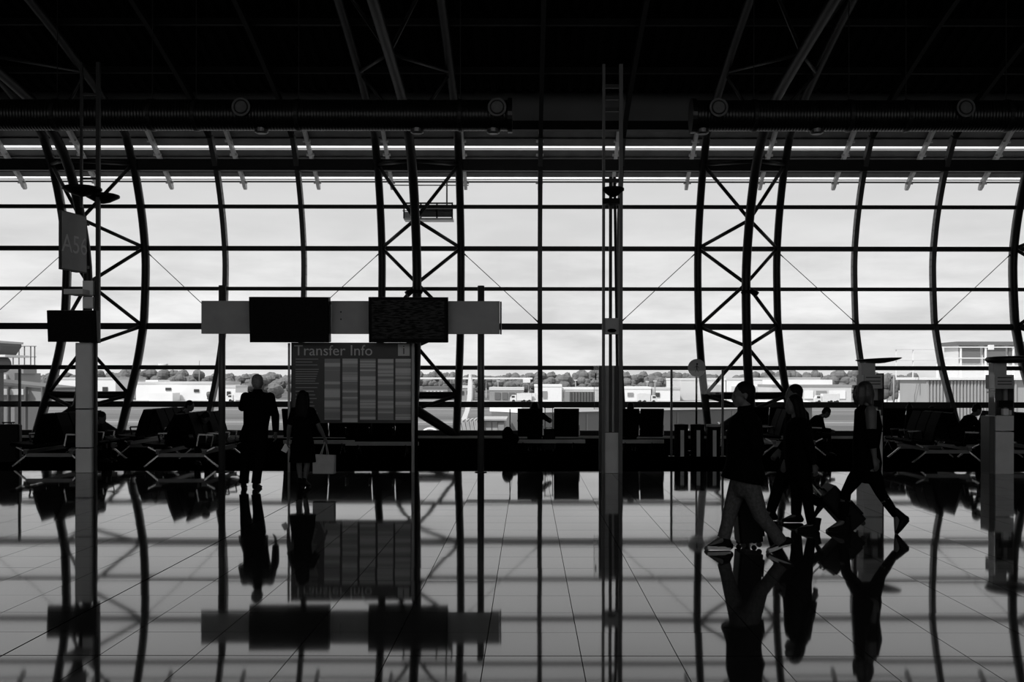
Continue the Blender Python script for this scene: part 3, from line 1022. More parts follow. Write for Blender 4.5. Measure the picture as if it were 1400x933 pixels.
PAN = [(0.46, 0.43), (0.44, 0.45), (0.25, 0.425), (0.05, 0.415), (0.0, 0.43)]
BACK = [(0.02, 0.46), (-0.02, 0.60), (-0.07, 0.78), (-0.14, 0.95), (-0.17, 1.03)]

def seat_unit(parent, loc, rz, w=0.5, arms=True):
    slab(PAN, 0.06, w - 0.03, 'seat', 'black_leather', parent, loc, rz)
    slab(BACK, 0.055, w - 0.03, 'backrest', 'black_leather', parent, loc, rz)
    if arms:
        R = Matrix.Rotation(rz, 3, 'Z')
        a = MB()
        for p, q in (((w / 2, 0.02, 0.42), (w / 2, 0.06, 0.64)), ((w / 2, 0.06, 0.64), (w / 2, 0.34, 0.63)), ((w / 2, 0.34, 0.63), (w / 2, 0.30, 0.42))):
            a.bar(R @ Vector(p), R @ Vector(q), 0.025, 0.03, up=(0.1, 0.2, 0.97))
        a.build('armrest', 'chrome', parent, loc=loc)

def end_bench(label, px, py, n, half=0.44, rz=0.0):
    """double-sided bench running away from the camera, seen end-on"""
    Y = ground_y(py)
    o = thing('bench', label, 'bench', (gx(px, Y), Y, 0), rz, 'waiting area benches')
    for s in (-1, 1):
        MB().box((s * half, n * 0.27, 0.30), (0.07, n * 0.54, 0.07)).build('beam', 'steel_grey', o)
        for k in range(n):
            seat_unit(o, (s * (half - 0.16), 0.28 + k * 0.54, 0), -s * PI / 2, 0.52)
    for y in (0.06, n * 0.54 - 0.1):
        MB().box((0, y, 0.245), (2 * half, 0.06, 0.07)).build('crossbar', 'bench_metal', o)
        for s in (-1, 1):
            MB().box((s * half, y, 0.345), (0.10, 0.06, 0.025)).build('bracket', 'bench_metal', o)
            MB().bar((s * half, y, 0.24), (s * (half + 0.27), y, 0.02), 0.045, 0.03).build('leg', 'chrome', o)
            MB().bar((s * half, y, 0.30), (s * (half + 0.2), y, 0.40), 0.03, 0.025).build('seat_strut', 'chrome', o)
    return o

def row_bench(label, px, py, n, rz=0.0, w=0.52, pitch=None):
    """row of seats across the view"""
    Y = ground_y(py)
    o = thing('bench', label, 'bench', (gx(px, Y), Y, 0), rz, 'waiting area benches')
    pitch = pitch or w
    L = n * pitch
    MB().box((0, 0.18, 0.27), (L + 0.06, 0.07, 0.08)).build('beam', 'panel_mid', o)
    for k in range(n):
        seat_unit(o, (-L / 2 + pitch * (k + 0.5), 0, 0), 0.0, w)
    for s in (-1, 1):
        for dy in (-0.18, 0.48):
            MB().bar((s * (L / 2 - 0.25), 0.18, 0.25), (s * (L / 2 - 0.25), dy, 0.015), 0.04, 0.03, up=(1, 0, 0)).build('leg', 'chrome', o)
    return o

end_bench('double sided black bench seen end-on, partly behind the white clad column', 66, 641, 4)
end_bench('double sided black bench further into the waiting area, with one person leaning forward', 204, 626, 4)
end_bench('double sided black bench seen end-on, with a person bowed low', 247, 641, 4)
row_bench('row of black seats right behind the standing people by the board', 434, 622, 3, 0.0)
row_bench('row of black seats seen through the gap below the Transfer Info board', 524, 623, 3, PI)
row_bench('pair of black seats set apart, one taken, beside the service column', 749.5, 620.5, 2, 0.0, 0.60, 0.83)
row_bench('row of black seats between the service column and the litter bins', 874, 620.5, 2, 0.0, 0.56)
row_bench('row of black seats hidden behind the walking people', 1050, 614, 2, 0.0, 0.56)
end_bench('double sided black bench under the person bent forward reading', 1086, 624, 2)
row_bench('row of three black seats behind the sharp disc kiosk', 1252, 617, 3, 0.0, 0.56)
end_bench('double sided black bench with one hunched person, before the blunt disc kiosk', 1297, 634, 3)
end_bench('double sided black bench mostly hidden beyond the blunt disc kiosk', 1399, 634, 3)

# ------------------------------------------------------------------ people and luggage
def remesh(mb, name, mat, parent, voxel, smooth=4):
    me = mb.mesh(name)
    tmp = bpy.data.objects.new(name, me)
    COL.objects.link(tmp)
    md = tmp.modifiers.new('r', 'REMESH')
    md.mode = 'VOXEL'
    md.voxel_size = voxel
    if smooth:
        s = tmp.modifiers.new('s', 'SMOOTH')
        s.factor = 0.5
        s.iterations = smooth
    bpy.context.view_layer.update()
    out = bpy.data.meshes.new_from_object(tmp.evaluated_get(bpy.context.evaluated_depsgraph_get()))
    bpy.data.objects.remove(tmp)
    bpy.data.meshes.remove(me)
    out.name = name
    for p in out.polygons:
        p.use_smooth = True
    out.materials.clear()
    return link(name, out, mat, parent)

V = Vector

def hand(mb, w, d, nrm, side=1, curl=0.6, s=1.0):
    """palm, four unequal bent fingers and a thumb from the side of the palm"""
    d = V(d).normalized()
    nrm = V(nrm)
    nrm = (nrm - d * nrm.dot(d)).normalized()
    l = d.cross(nrm) * side
    w = V(w)
    mb.path([w - d * 0.02 * s, w + d * 0.03 * s, w + d * 0.09 * s], [(0.026 * s, 0.02 * s), (0.036 * s, 0.017 * s), (0.04 * s, 0.014 * s)], 10, ref=l, dome=True)
    for off, ln in ((0.030, 0.070), (0.010, 0.082), (-0.010, 0.076), (-0.029, 0.058)):
        p = w + d * 0.085 * s + l * off * s
        pts, a = [p - d * 0.015 * s, p], curl * 0.5
        for f in (0.42, 0.33, 0.25):
            dd = d * math.cos(a) + nrm * math.sin(a)
            pts.append(pts[-1] + dd * ln * f * s)
            a += curl * 0.7
        mb.path(pts, [0.0095 * s, 0.0092 * s, 0.0088 * s, 0.0082 * s, 0.0072 * s], 8, dome=True)
    p = w + d * 0.02 * s + l * 0.028 * s
    d1 = (d * 0.65 + l * 0.65 + nrm * 0.35).normalized()
    d2 = (d * 0.9 + l * 0.2 + nrm * 0.45).normalized()
    mb.path([p, p + d1 * 0.038 * s, p + d1 * 0.038 * s + d2 * 0.032 * s], [0.013 * s, 0.011 * s, 0.009 * s], 8, dome=True)

def frame_of(f, up=(0, 0, 1)):
    f = V(f).normalized()
    r = f.cross(V(up)).normalized()
    u = r.cross(f).normalized()
    return Matrix((r, f, u)).transposed()

def head_prims(mb, c, face, s=1.0):
    R = frame_of(face)
    P = lambda x, y, z: V(c) + R @ (V((x, y, z)) * s)
    mb.ell(P(0, -0.012, 0.028), (0.076 * s, 0.094 * s, 0.088 * s), R)
    mb.ell(P(0, 0.022, -0.038), (0.058 * s, 0.068 * s, 0.074 * s), R)
    mb.ell(P(0, 0.058, -0.092), (0.026 * s, 0.026 * s, 0.022 * s), R)
    mb.path([P(0, 0.086, 0.012), P(0, 0.096, -0.022), P(0, 0.100, -0.034)], [0.009 * s, 0.011 * s, 0.013 * s], 8, dome=True)
    mb.ell(P(0, 0.086, -0.062), (0.026 * s, 0.012 * s, 0.007 * s), R)
    mb.ell(P(0, 0.083, -0.074), (0.022 * s, 0.012 * s, 0.008 * s), R)
    mb.ell(P(0, 0.076, 0.022), (0.05 * s, 0.016 * s, 0.012 * s), R)
    for sx in (-1, 1):
        mb.ell(P(sx * 0.076, -0.008, -0.012), (0.010 * s, 0.018 * s, 0.032 * s), R)
        mb.ell(P(sx * 0.030, 0.078, 0.002), (0.013 * s, 0.010 * s, 0.009 * s), R)

def add_eyes(parent, c, face, s=1.0):
    R = frame_of(face)
    for sx in (-1, 1):
        MB().ell(V(c) + R @ (V((sx * 0.030, 0.0805, 0.002)) * s), (0.010 * s, 0.009 * s, 0.008 * s), R, 10, 6).build('eye', 'far_window', parent, True)

def person(label, loc, rz, J, wear, voxel=0.011, group=None):
    """J: joints in local metres (x to the right, y forward, z up)"""
    o = thing('person', label, 'person', loc, rz, group)
    s = J.get('s', 1.0)
    face = J.get('face', (0, 1, 0))
    side = V((1, 0, 0))
    neck, chest, waist, pel = V(J['neck']), V(J['chest']), V(J['waist']), V(J['pel'])
    head = V(J['head'])
    b = MB()
    head_prims(b, head, face, s)
    b.path([neck - V((0, 0, 0.05)), neck + (head - neck) * 0.55], [0.058 * s, 0.052 * s], 10, dome=True)
    wc, wd = wear.get('chest', (0.165, 0.105)), wear.get('hip', (0.16, 0.11))
    tors = [pel - V((0, 0, 0.06)), pel + V((0, 0, 0.05)), waist, chest, (V(J['shL']) + V(J['shR'])) / 2 + V((0, 0, 0.0)), neck]
    trad = [(wd[0] * .85, wd[1] * .85), wd, (wc[0] * .86, wc[1] * .92), wc, (wc[0] * .92, wc[1] * .8), (0.07, 0.06)]
    b.path(tors, trad, 16, ref=side, dome=True)
    for k in 'LR':
        sg = -1 if k == 'L' else 1
        ar, lg = s * J.get('arm', 1.0), s * J.get('leg', 1.0)
        b.path([J['sh' + k], V(J['sh' + k]).lerp(V(J['el' + k]), 0.5), J['el' + k]], [0.055 * ar, 0.049 * ar, 0.040 * ar], 10, dome=True)
        b.path([J['el' + k], V(J['el' + k]).lerp(V(J['wr' + k]), 0.3), J['wr' + k]], [0.040 * s, 0.042 * s, 0.026 * s], 10, dome=True)
        hd = J.get('hd' + k) or (V(J['wr' + k]) - V(J['el' + k]))
        hand(b, J['wr' + k], hd, J.get('hn' + k, (-sg, 0.3, 0)), -sg, J.get('curl' + k, 0.6), s)
        b.path([J['hip' + k], V(J['hip' + k]).lerp(V(J['kn' + k]), 0.5), J['kn' + k]], [0.085 * lg, 0.074 * lg, 0.054 * lg], 12, dome=True)
        b.path([J['kn' + k], V(J['kn' + k]).lerp(V(J['an' + k]), 0.3), V(J['kn' + k]).lerp(V(J['an' + k]), 0.75), J['an' + k]], [0.054 * lg, 0.058 * lg, 0.040 * lg, 0.034 * lg], 12, dome=True)
        an, toe = V(J['an' + k]), V(J['toe' + k])
        b.path([an, an.lerp(toe, 0.5), toe], [0.034 * s, 0.03 * s, 0.022 * s], 8, dome=True)
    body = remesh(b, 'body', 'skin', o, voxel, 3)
    if wear.get('eyes'):
        add_eyes(body, head, face, s)
    # top: coat, jacket, shirt or dress bodice
    t = MB()
    ex = wear.get('ease', 0.02)
    hem = wear['hem']                                    # list of (point, (half width, half depth)) below the waist
    tp = [neck + V((0, 0, -0.01)), (V(J['shL']) + V(J['shR'])) / 2 + V((0, 0, 0.005)), chest, waist] + [V(h[0]) for h in hem]
    trd = [(0.085 + ex * .3, 0.075 + ex * .3), (wc[0] * .92 + ex, wc[1] * .82 + ex), (wc[0] + ex, wc[1] + ex), (wc[0] * .88 + ex, wc[1] * .94 + ex)] + [h[1] for h in hem]
    t.path(tp, trd, 18, ref=side)
    slv = wear.get('sleeve', 'long')
    yk = 0.062 if slv != 'none' else 0.04
    mid_ = neck + V((0, 0, -0.035))
    SL, SR = V(J['shL']), V(J['shR'])
    t.path([SL.lerp(mid_, 0.1 if slv != 'none' else 0.35), SL.lerp(mid_, 0.6), mid_, SR.lerp(mid_, 0.6), SR.lerp(mid_, 0.1 if slv != 'none' else 0.35)], [yk, yk * 1.08, yk * 1.15, yk * 1.08, yk], 12, ref=(0, 1, 0), dome=True)
    if wear.get('collar'):
        t.path([neck - V((0, 0, 0.04)), neck + (head - neck) * wear['collar']], [(0.085, 0.085), (0.072, 0.078)], 14)
    for k in 'LR':
        S, E, W = V(J['sh' + k]), V(J['el' + k]), V(J['wr' + k])
        sr = wear.get('sleeve_r', 0.062)
        if slv == 'long':
            t.path([S, S.lerp(E, 0.5), E, E.lerp(W, 0.5), W.lerp(E, 0.06)], [sr + 0.008, sr * .95, sr * .9, sr * .82, sr * .72], 12, dome=False)
            t.ell(S, sr + 0.01)
        elif slv == 'short':
            t.path([S, S.lerp(E, 0.85)], [sr + 0.006, sr * 1.0], 12)
            t.ell(S, sr + 0.008)
        elif wear.get('elbow_sleeve'):
            t.path([S.lerp(E, 0.66), E, E.lerp(W, 0.5)], [0.062, 0.058, 0.052], 12)
            t.path([chest.lerp(waist, 0.3), E], [0.05, 0.05], 10)
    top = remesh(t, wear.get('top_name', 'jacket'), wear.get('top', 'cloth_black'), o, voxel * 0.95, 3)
    # trousers
    if wear.get('legs'):
        t = MB()
        lr = wear.get('leg_r', (0.098, 0.085, 0.068, 0.062, 0.058))
        t.path([pel + V((0, 0, 0.06)), pel - V((0, 0, 0.06))], [(wd[0] + .012, wd[1] + .015), (wd[0] * .95 + .012, wd[1] + .01)], 14, ref=side, dome=True)
        for k in 'LR':
            H, K, A = V(J['hip' + k]), V(J['kn' + k]), V(J['an' + k])
            t.path([H, H.lerp(K, .5), K, K.lerp(A, .5), A.lerp(K, wear.get('cuff', 0.02))], lr, 12)
        remesh(t, 'trousers', wear['legs'], o, voxel * 0.95, 3)
    # shoes
    for k in 'LR':
        an, toe = V(J['an' + k]), V(J['toe' + k])
        d = (toe - an)
        fl = J.get('foot' + k)                           # heel point where the foot is raised
        heel = V(fl) if fl else an - V((d.x, d.y, 0)).normalized() * 0.055 + V((0, 0, -(an.z - toe.z)))
        up = (an - (heel + toe) / 2).normalized()
        q = MB()
        f = (toe - heel)
        q.path([heel + up * 0.035 + f * 0.08, heel + up * 0.045 + f * .3, heel + up * 0.035 + f * .62, toe - f * 0.05 + up * 0.018], [(0.038, 0.038), (0.040, 0.045), (0.046, 0.034), (0.036, 0.020)], 12, ref=V((0, 0, 1)).cross(f) if abs(f.normalized().z) < .9 else side, dome=True)
        q.path([heel + up * 0.04 + f * 0.15, an + up * wear.get('boot', 0.02)], [0.045, wear.get('boot_r', 0.045)], 12, dome=False)
        sh = remesh(q, 'shoe', wear.get('shoe', 'shoe'), o, 0.009, 2)
        R = frame_of(f, up)
        so = MB()
        L = f.length
        outl = [(-0.032, 0.0), (-0.040, L * .35), (-0.046, L * .7), (-0.034, L * .95), (0, L * 1.02), (0.034, L * .95), (0.046, L * .7), (0.040, L * .35), (0.032, 0.0), (0, -0.012)]
        so.prism(outl, -0.004, wear.get('sole_t', 0.018), heel, R)
        so.build('sole', wear.get('sole', 'shoe'), sh)
        if wear.get('heels'):
            h0 = heel + f * 0.08
            MB().path([h0, V((h0.x, h0.y, 0.002))], [0.02, 0.008], 8).build('heel', 'shoe', sh)
    # hair
    hm = MB()
    R = frame_of(face)
    P = lambda x, y, z: head + R @ (V((x, y, z)) * s)
    style = wear.get('hair', 'short')
    hm.ell(P(0, -0.022, 0.040), (0.084 * s, 0.094 * s, 0.088 * s), R)
    if style == 'short':
        hm.ell(P(0, -0.048, 0.0), (0.076 * s, 0.062 * s, 0.085 * s), R)
    elif style == 'bob':
        hm.ell(P(0, -0.035, -0.02), (0.098 * s, 0.092 * s, 0.12 * s), R)
        for sx in (-1, 1):
            hm.path([P(sx * 0.072, 0.035, 0.05), P(sx * 0.080, 0.045, -0.05), P(sx * 0.076, 0.045, -0.125)], [(0.03, 0.05), (0.03, 0.052), (0.02, 0.035)], 10, ref=R @ V((1, 0, 0)), dome=True)
        hm.path([P(0, -0.06, 0.0), P(0, -0.07, -0.14)], [(0.09, 0.05), (0.085, 0.04)], 12, ref=R @ V((1, 0, 0)), dome=True)
    elif style == 'long':
        n = wear.get('hair_len', 0.35)
        hm.path([P(0, -0.05, 0.03), P(0, -0.085, -0.08), V(P(0, -0.11, -0.10)) + V((0, 0, -n * .5)), V(P(0, -0.10, -0.08)) + V((0, 0, -n))], [(0.085, 0.06), (0.10, 0.05), (0.115, 0.045), (0.085, 0.03)], 14, ref=R @ V((1, 0, 0)), dome=True)
        for sx in (-1, 1):
            hm.path([P(sx * 0.07, 0.0, 0.06), P(sx * 0.085, -0.02, -0.05), V(P(sx * 0.095, -0.05, -0.10)) + V((0, 0, -n * .5))], [0.03, 0.036, 0.024], 10, dome=True)
    elif style == 'bun':
        hm.ell(P(0, -0.048, 0.0), (0.076 * s, 0.06 * s, 0.08 * s), R)
        hm.path([P(0, -0.04, 0.10), P(0, -0.05, 0.165)], [0.045, 0.025], 10, dome=True)
    elif style == 'cap':
        hm.ell(P(0, -0.02, 0.03), (0.09 * s, 0.10 * s, 0.09 * s), R)
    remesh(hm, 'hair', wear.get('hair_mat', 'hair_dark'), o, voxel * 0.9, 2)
    return o

def walker(px0, Y, pts):
    """pixel joints of a figure walking across the view towards -x; third number is the offset to its right"""
    ppm = F / Y
    yf = CY + F * EYE / Y
    J = {}
    for k, v in pts.items():
        if isinstance(v, tuple) and len(v) == 3 and not k.startswith(('hd', 'hn', 'face')):
            J[k] = (v[2], (px0 - v[0]) / ppm, (yf - v[1]) / ppm)
        else:
            J[k] = v
    return J, (gx(px0, Y), Y, 0)

# walking man in coat and jeans ------------------------------------------------
J, L = walker(1020, 10.4, dict(
    head=(1016, 540, 0), neck=(1020, 562, 0), chest=(1018, 595, 0), waist=(1017, 628, 0), pel=(1019, 655, 0),
    shL=(1020, 575, -0.19), elL=(1030, 613, -0.25), wrL=(1026, 622, -0.19), shR=(1020, 575, 0.19), elR=(1026, 606, 0.22), wrR=(1026, 622, 0.19),
    hipL=(1022, 660, -0.09), knL=(1037, 703, -0.10), anL=(1066, 740, -0.10), toeL=(1047, 752.5, -0.10), footL=(1077, 741, -0.10),
    hipR=(1014, 660, 0.09), knR=(1001, 702, 0.09), anR=(992, 738, 0.09), toeR=(968, 752, 0.09), footR=(1001, 753, 0.09)))
J['face'] = (0, 1, -0.05)
J['s'] = 1.1
person('person in a long dark coat, pale jeans and white soled sneakers, walking', L, PI / 2, J, dict(
    chest=(0.19, 0.135), hip=(0.17, 0.13), ease=0.045, hem=[((0, J['pel'][1] + 0.01, J['pel'][2] + 0.08), (0.235, 0.205)), ((0, J['pel'][1] + 0.03, J['pel'][2] - 0.02), (0.235, 0.215))],
    sleeve_r=0.078, top_name='coat', collar=0.35, legs='denim', leg_r=(0.102, 0.09, 0.074, 0.066, 0.068), sole='shoe_sole', sole_t=0.03, hair='short', hair_mat='hair_dark', eyes=True), 0.010)

# striding woman -------------------------------------------------------------------
J, L = walker(1185, 11.7, dict(
    head=(1180, 536, 0), neck=(1187, 556, 0), chest=(1187, 582, 0), waist=(1184, 610, 0), pel=(1186, 636, 0),
    shL=(1184, 561, -0.165), elL=(1183, 598, -0.215), wrL=(1187, 624, -0.22), shR=(1186, 561, 0.165), elR=(1186, 596, 0.20), wrR=(1182, 622, 0.20),
    hipL=(1189, 642, -0.085), knL=(1200, 672, -0.09), anL=(1222, 704, -0.09), toeL=(1222, 728, -0.09), footL=(1238, 710, -0.09),
    hipR=(1181, 642, 0.085), knR=(1160, 674, 0.08), anR=(1156, 714, 0.08), toeR=(1134, 727, 0.08), footR=(1164, 727.5, 0.08)))
J['face'] = (0, 1, -0.02)
J['hdL'] = (0, -0.25, -1)
J['arm'] = 1.2
person('person with light bobbed hair and bare shoulder in black leggings, striding', L, PI / 2, J, dict(
    chest=(0.15, 0.135), hip=(0.15, 0.14), ease=0.02, hem=[((0, J['pel'][1], J['pel'][2] + 0.02), (0.165, 0.16)), ((0, J['pel'][1], J['pel'][2] - 0.03), (0.165, 0.15))],
    sleeve='none', elbow_sleeve=True, top_name='cutaway_top', legs='cloth_black', leg_r=(0.092, 0.085, 0.060, 0.056, 0.045), boot=0.07, boot_r=0.05, hair='bob', hair_mat='hair_mid', eyes=True), 0.010)

# couple ---------------------------------------------------------------------------
J, L = walker(1092, 11.9, dict(
    head=(1085, 553, 0), neck=(1090, 571, 0), chest=(1092, 594, 0), waist=(1091, 620, 0), pel=(1094, 644, 0),
    shL=(1092, 578, -0.16), elL=(1101, 610, -0.21), wrL=(1107, 634, -0.19), shR=(1091, 578, 0.16), elR=(1086, 610, 0.21), wrR=(1080, 632, 0.2),
    hipL=(1096, 648, -0.08), knL=(1102, 684, -0.08), anL=(1107, 716, -0.08), toeL=(1087, 724, -0.08), footL=(1114, 724.5, -0.08),
    hipR=(1097, 648, 0.08), knR=(1108, 680, 0.08), anR=(1126, 690, 0.08), toeR=(1116, 708, 0.08), footR=(1131, 686, 0.08)))
J['face'] = (0, 1, -0.05)
J['s'] = 0.95
person('person with long dark hair and boots pulling the tilted suitcase', L, PI / 2, J, dict(
    chest=(0.155, 0.12), hip=(0.155, 0.12), ease=0.04, hem=[((0, J['pel'][1], J['pel'][2] + 0.03), (0.18, 0.16))],
    sleeve_r=0.062, legs='cloth_black', leg_r=(0.092, 0.085, 0.062, 0.058, 0.050), boot=0.1, boot_r=0.055, hair='long', hair_len=0.38, eyes=True), 0.010)

J, L = walker(1085, 12.6, dict(
    head=(1085, 539, 0), neck=(1090, 557, 0), chest=(1090, 584, 0), waist=(1087, 612, 0), pel=(1083, 636, 0),
    shL=(1090, 565, -0.18), elL=(1097, 596, -0.23), wrL=(1092, 624, -0.22), shR=(1090, 565, 0.18), elR=(1088, 598, 0.23), wrR=(1072, 618, 0.24),
    hipL=(1086, 640, -0.09), knL=(1087, 674, -0.09), anL=(1086, 703, -0.09), toeL=(1066, 711.5, -0.09), footL=(1092, 712, -0.09),
    hipR=(1080, 640, 0.09), knR=(1065, 672, 0.09), anR=(1056, 702, 0.09), toeR=(1034, 711, 0.09), footR=(1062, 712, 0.09)))
J['face'] = (0, 1, 0)
person('person with short dark hair walking on the far side of the suitcase puller', L, PI / 2, J, dict(
    chest=(0.175, 0.125), hip=(0.165, 0.12), ease=0.03, hem=[((0, J['pel'][1], J['pel'][2]), (0.185, 0.15))],
    sleeve_r=0.066, legs='cloth_dark', leg_r=(0.10, 0.09, 0.075, 0.068, 0.062), hair='short', eyes=True), 0.011)

# standing pair at the board ------------------------------------------------------------
def standing(px0, Y, pts):
    ppm = F / Y
    yf = CY + F * EYE / Y
    J = {}
    for k, v in pts.items():
        if isinstance(v, tuple) and not k.startswith(('hd', 'hn', 'face')):
            J[k] = ((v[0] - px0) / ppm, v[2], (yf - v[1]) / ppm)
        else:
            J[k] = v
    return J, (gx(px0, Y), Y, 0)

J, L = standing(347, 16.3, dict(
    head=(352, 524, 0.02), neck=(352.5, 538, 0), chest=(352, 560, 0), waist=(350, 583, 0), pel=(347, 602, 0),
    shL=(336, 544, 0), elL=(326, 559, 0.20), wrL=(338, 537, 0.32), shR=(369, 544, 0), elR=(377, 569, -0.02), wrR=(376, 592, 0.05),
    hipL=(339, 606, 0), knL=(335, 636, 0.02), anL=(334, 662, -0.02), toeL=(331, 668, 0.17),
    hipR=(355, 606, 0), knR=(353, 637, 0.0), anR=(351, 662, -0.04), toeR=(353, 668, 0.15)))
J['face'] = (0.05, 1, 0.05)
J['s'] = 1.08
person('person seen from behind, dark jacket, one arm raised to the face', L, 0, J, dict(
    chest=(0.19, 0.125), hip=(0.175, 0.12), ease=0.03, hem=[((0, 0, J['pel'][2] + 0.05), (0.225, 0.15)), ((0, 0, J['pel'][2] - 0.03), (0.235, 0.155))],
    sleeve_r=0.072, legs='cloth_black', leg_r=(0.11, 0.10, 0.082, 0.075, 0.075), hair='short', hair_mat='hair_grey', collar=0.35), 0.011)

J, L = standing(414, 16.4, dict(
    head=(414, 544, 0.02), neck=(414, 557, 0), chest=(414, 573, 0), waist=(414, 592, 0), pel=(413, 606, 0),
    shL=(402, 563, 0), elL=(396, 585, -0.02), wrL=(393, 603, 0.05), shR=(426, 563, 0), elR=(436, 583, -0.02), wrR=(443, 599, 0.04),
    hipL=(410, 609, 0), knL=(408.5, 637, 0.02), anL=(412, 657, -0.06), toeL=(412, 667, 0.10), footL=(411, 661, -0.12),
    hipR=(417, 609, 0), knR=(419.5, 637, 0.03), anR=(416.5, 658, 0.0), toeR=(421, 667, 0.15), footR=(417, 662, -0.07)))
J['face'] = (0.1, 1, 0.1)
J['s'] = 0.92
J['leg'] = 0.82
person('person seen from behind with long dark hair, dark knee length dress and heels', L, 0, J, dict(
    chest=(0.135, 0.10), hip=(0.145, 0.11), ease=0.016, hem=[((0, 0, J['pel'][2] + 0.02), (0.175, 0.135)), ((0, 0, J['knL'][2] + 0.18), (0.20, 0.16)), ((0, 0, J['knL'][2] + 0.05), (0.215, 0.175))],
    sleeve='short', sleeve_r=0.056, top_name='dress', hair='long', hair_len=0.30, heels=True, sole_t=0.01), 0.010)
pw = J['wrR']
hp = V(L) + V(pw) + V((0.01, 0.02, -0.09))

# shopping bag -----------------------------------------------------------------------------
bz0, bz1 = gz(648, 16.42), gz(622, 16.42)
bo = thing('shopping_bag', 'plain paper shopping bag hanging from the hand of the dress wearer', 'bag', (gx(443.5, 16.42), 16.42, bz0), -0.12)
W2, D2, H2 = 0.17, 0.055, bz1 - bz0
m = MB()
m.add([(-W2, -D2, 0), (W2, -D2, 0), (W2, D2, 0), (-W2, D2, 0), (-W2 - .005, -D2 * .8, H2), (W2 + .005, -D2 * .8, H2 - .01), (W2 + .005, D2 * .8, H2 - .01), (-W2 - .005, D2 * .8, H2)],
      [(3, 2, 1, 0), (0, 1, 5, 4), (1, 2, 6, 5), (2, 3, 7, 6), (3, 0, 4, 7)])
m.add([(-W2 + .005, -D2 * .78, H2), (W2 - .005, -D2 * .78, H2 - .01), (W2 - .005, D2 * .78, H2 - .01), (-W2 + .005, D2 * .78, H2), (-W2 + .01, -D2 * .9, .01), (W2 - .01, -D2 * .9, .01), (W2 - .01, D2 * .9, .01), (-W2 + .01, D2 * .9, .01)],
      [(4, 5, 6, 7), (0, 4, 5, 1), (1, 5, 6, 2), (2, 6, 7, 3), (3, 7, 4, 0)])
m.build('bag_body', 'paper_bag', bo)
hl = Matrix.Rotation(0.12, 3, 'Z') @ (hp - V(bo.location))
for sy in (-1, 1):
    MB().path([V((-0.06, sy * D2 * .8, H2 - 0.02)), V((hl.x - 0.015, hl.y + sy * 0.012, hl.z - 0.01)), V((hl.x + 0.015, hl.y + sy * 0.012, hl.z - 0.01)), V((0.06, sy * D2 * .8, H2 - 0.02))], 0.006, 6).build('handle', 'panel_mid', bo)
pl = V(L) + V(J['wrL']) + V((-0.05, 0.04, -0.13))
pp = thing('folded_paper', 'folded white paper held in the free hand of the dress wearer', 'paper', pl, 0.3)
MB().box((0, 0, 0), (0.09, 0.012, 0.12), Matrix.Rotation(0.5, 3, 'Y')).build('sheet', 'paper', pp)
MB().box((0.005, 0.012, 0.004), (0.085, 0.008, 0.115), Matrix.Rotation(0.55, 3, 'Y')).build('sheet', 'paper', pp)

# suitcases -----------------------------------------------------------------------------------
def suitcase(label, loc, rz, tilt, w, h, d, handle):
    """local: x across, y thickness, z up along the case; tilted back about its wheels"""
    o = thing('suitcase', label, 'suitcase', loc, rz)
    R = Matrix.Rotation(tilt, 3, 'X')
    off = V((0, 0, 0.06))
    T = lambda p: R @ V(p) + off
    m = MB()
    r = 0.04
    outl = []
    for cx_, cy_, a0 in ((w / 2 - r, d / 2 - r, 0), (-w / 2 + r, d / 2 - r, PI / 2), (-w / 2 + r, -d / 2 + r, PI), (w / 2 - r, -d / 2 + r, 1.5 * PI)):
        for k in range(4):
            a = a0 + k * PI / 6
            outl.append((cx_ + r * math.cos(a), cy_ + r * math.sin(a)))
    m.prism(outl, 0.0, h, off, R)
    m.prism([(x * .94, y * .9) for x, y in outl], h, h + 0.02, off, R)
    m.build('shell', 'case_shell', o)
    pk = MB()
    pk.prism([(x * .8, y * .15 - d / 2 - 0.005) for x, y in outl], h * .12, h * .5, off, R)
    pk.build('front_pocket', 'case_shell', o)
    for sx in (-1, 1):
        MB().path([T((sx * 0.09, d / 2 - 0.05, h * .9)), T((sx * 0.09, d / 2 - 0.05, h + handle))], 0.010, 8).build('handle_tube', 'panel_grey', o, True)
        for sy in (-1, 1):
            c = T((sx * (w / 2 - 0.05), sy * (d / 2 - 0.04), 0.0))
            c.z = max(0.028, c.z - 0.03)
            MB().path([c - V((0.012, 0, 0)), c + V((0.012, 0, 0))], 0.027, 14).build('wheel', 'tyre', o)
    MB().path([T((-0.11, d / 2 - 0.05, h + handle)), T((0.11, d / 2 - 0.05, h + handle))], 0.014, 10, dome=True).build('grip', 'case_shell', o, True)
    MB().path([T((-0.08, d / 2 - .12, h + 0.02)), T((-0.06, d / 2 - .12, h + 0.05)), T((0.06, d / 2 - .12, h + 0.05)), T((0.08, d / 2 - .12, h + 0.02))], 0.01, 8).build('carry_handle', 'case_shell', o)
    return o

# tilted case: wheels at the trailing side, handle towards the puller's hand
Yc = 12.0
suitcase('dark suitcase tilted on its wheels with two thin handle tubes', (gx(1168, Yc), Yc, 0), PI / 2, -0.74, 0.36, 0.50, 0.24, 0.40)
suitcase('dark upright suitcase rolling beside the legs of the coat wearer', (gx(1024, 10.75), 10.75, 0), PI / 2, -0.08, 0.34, 0.44, 0.24, 0.36)

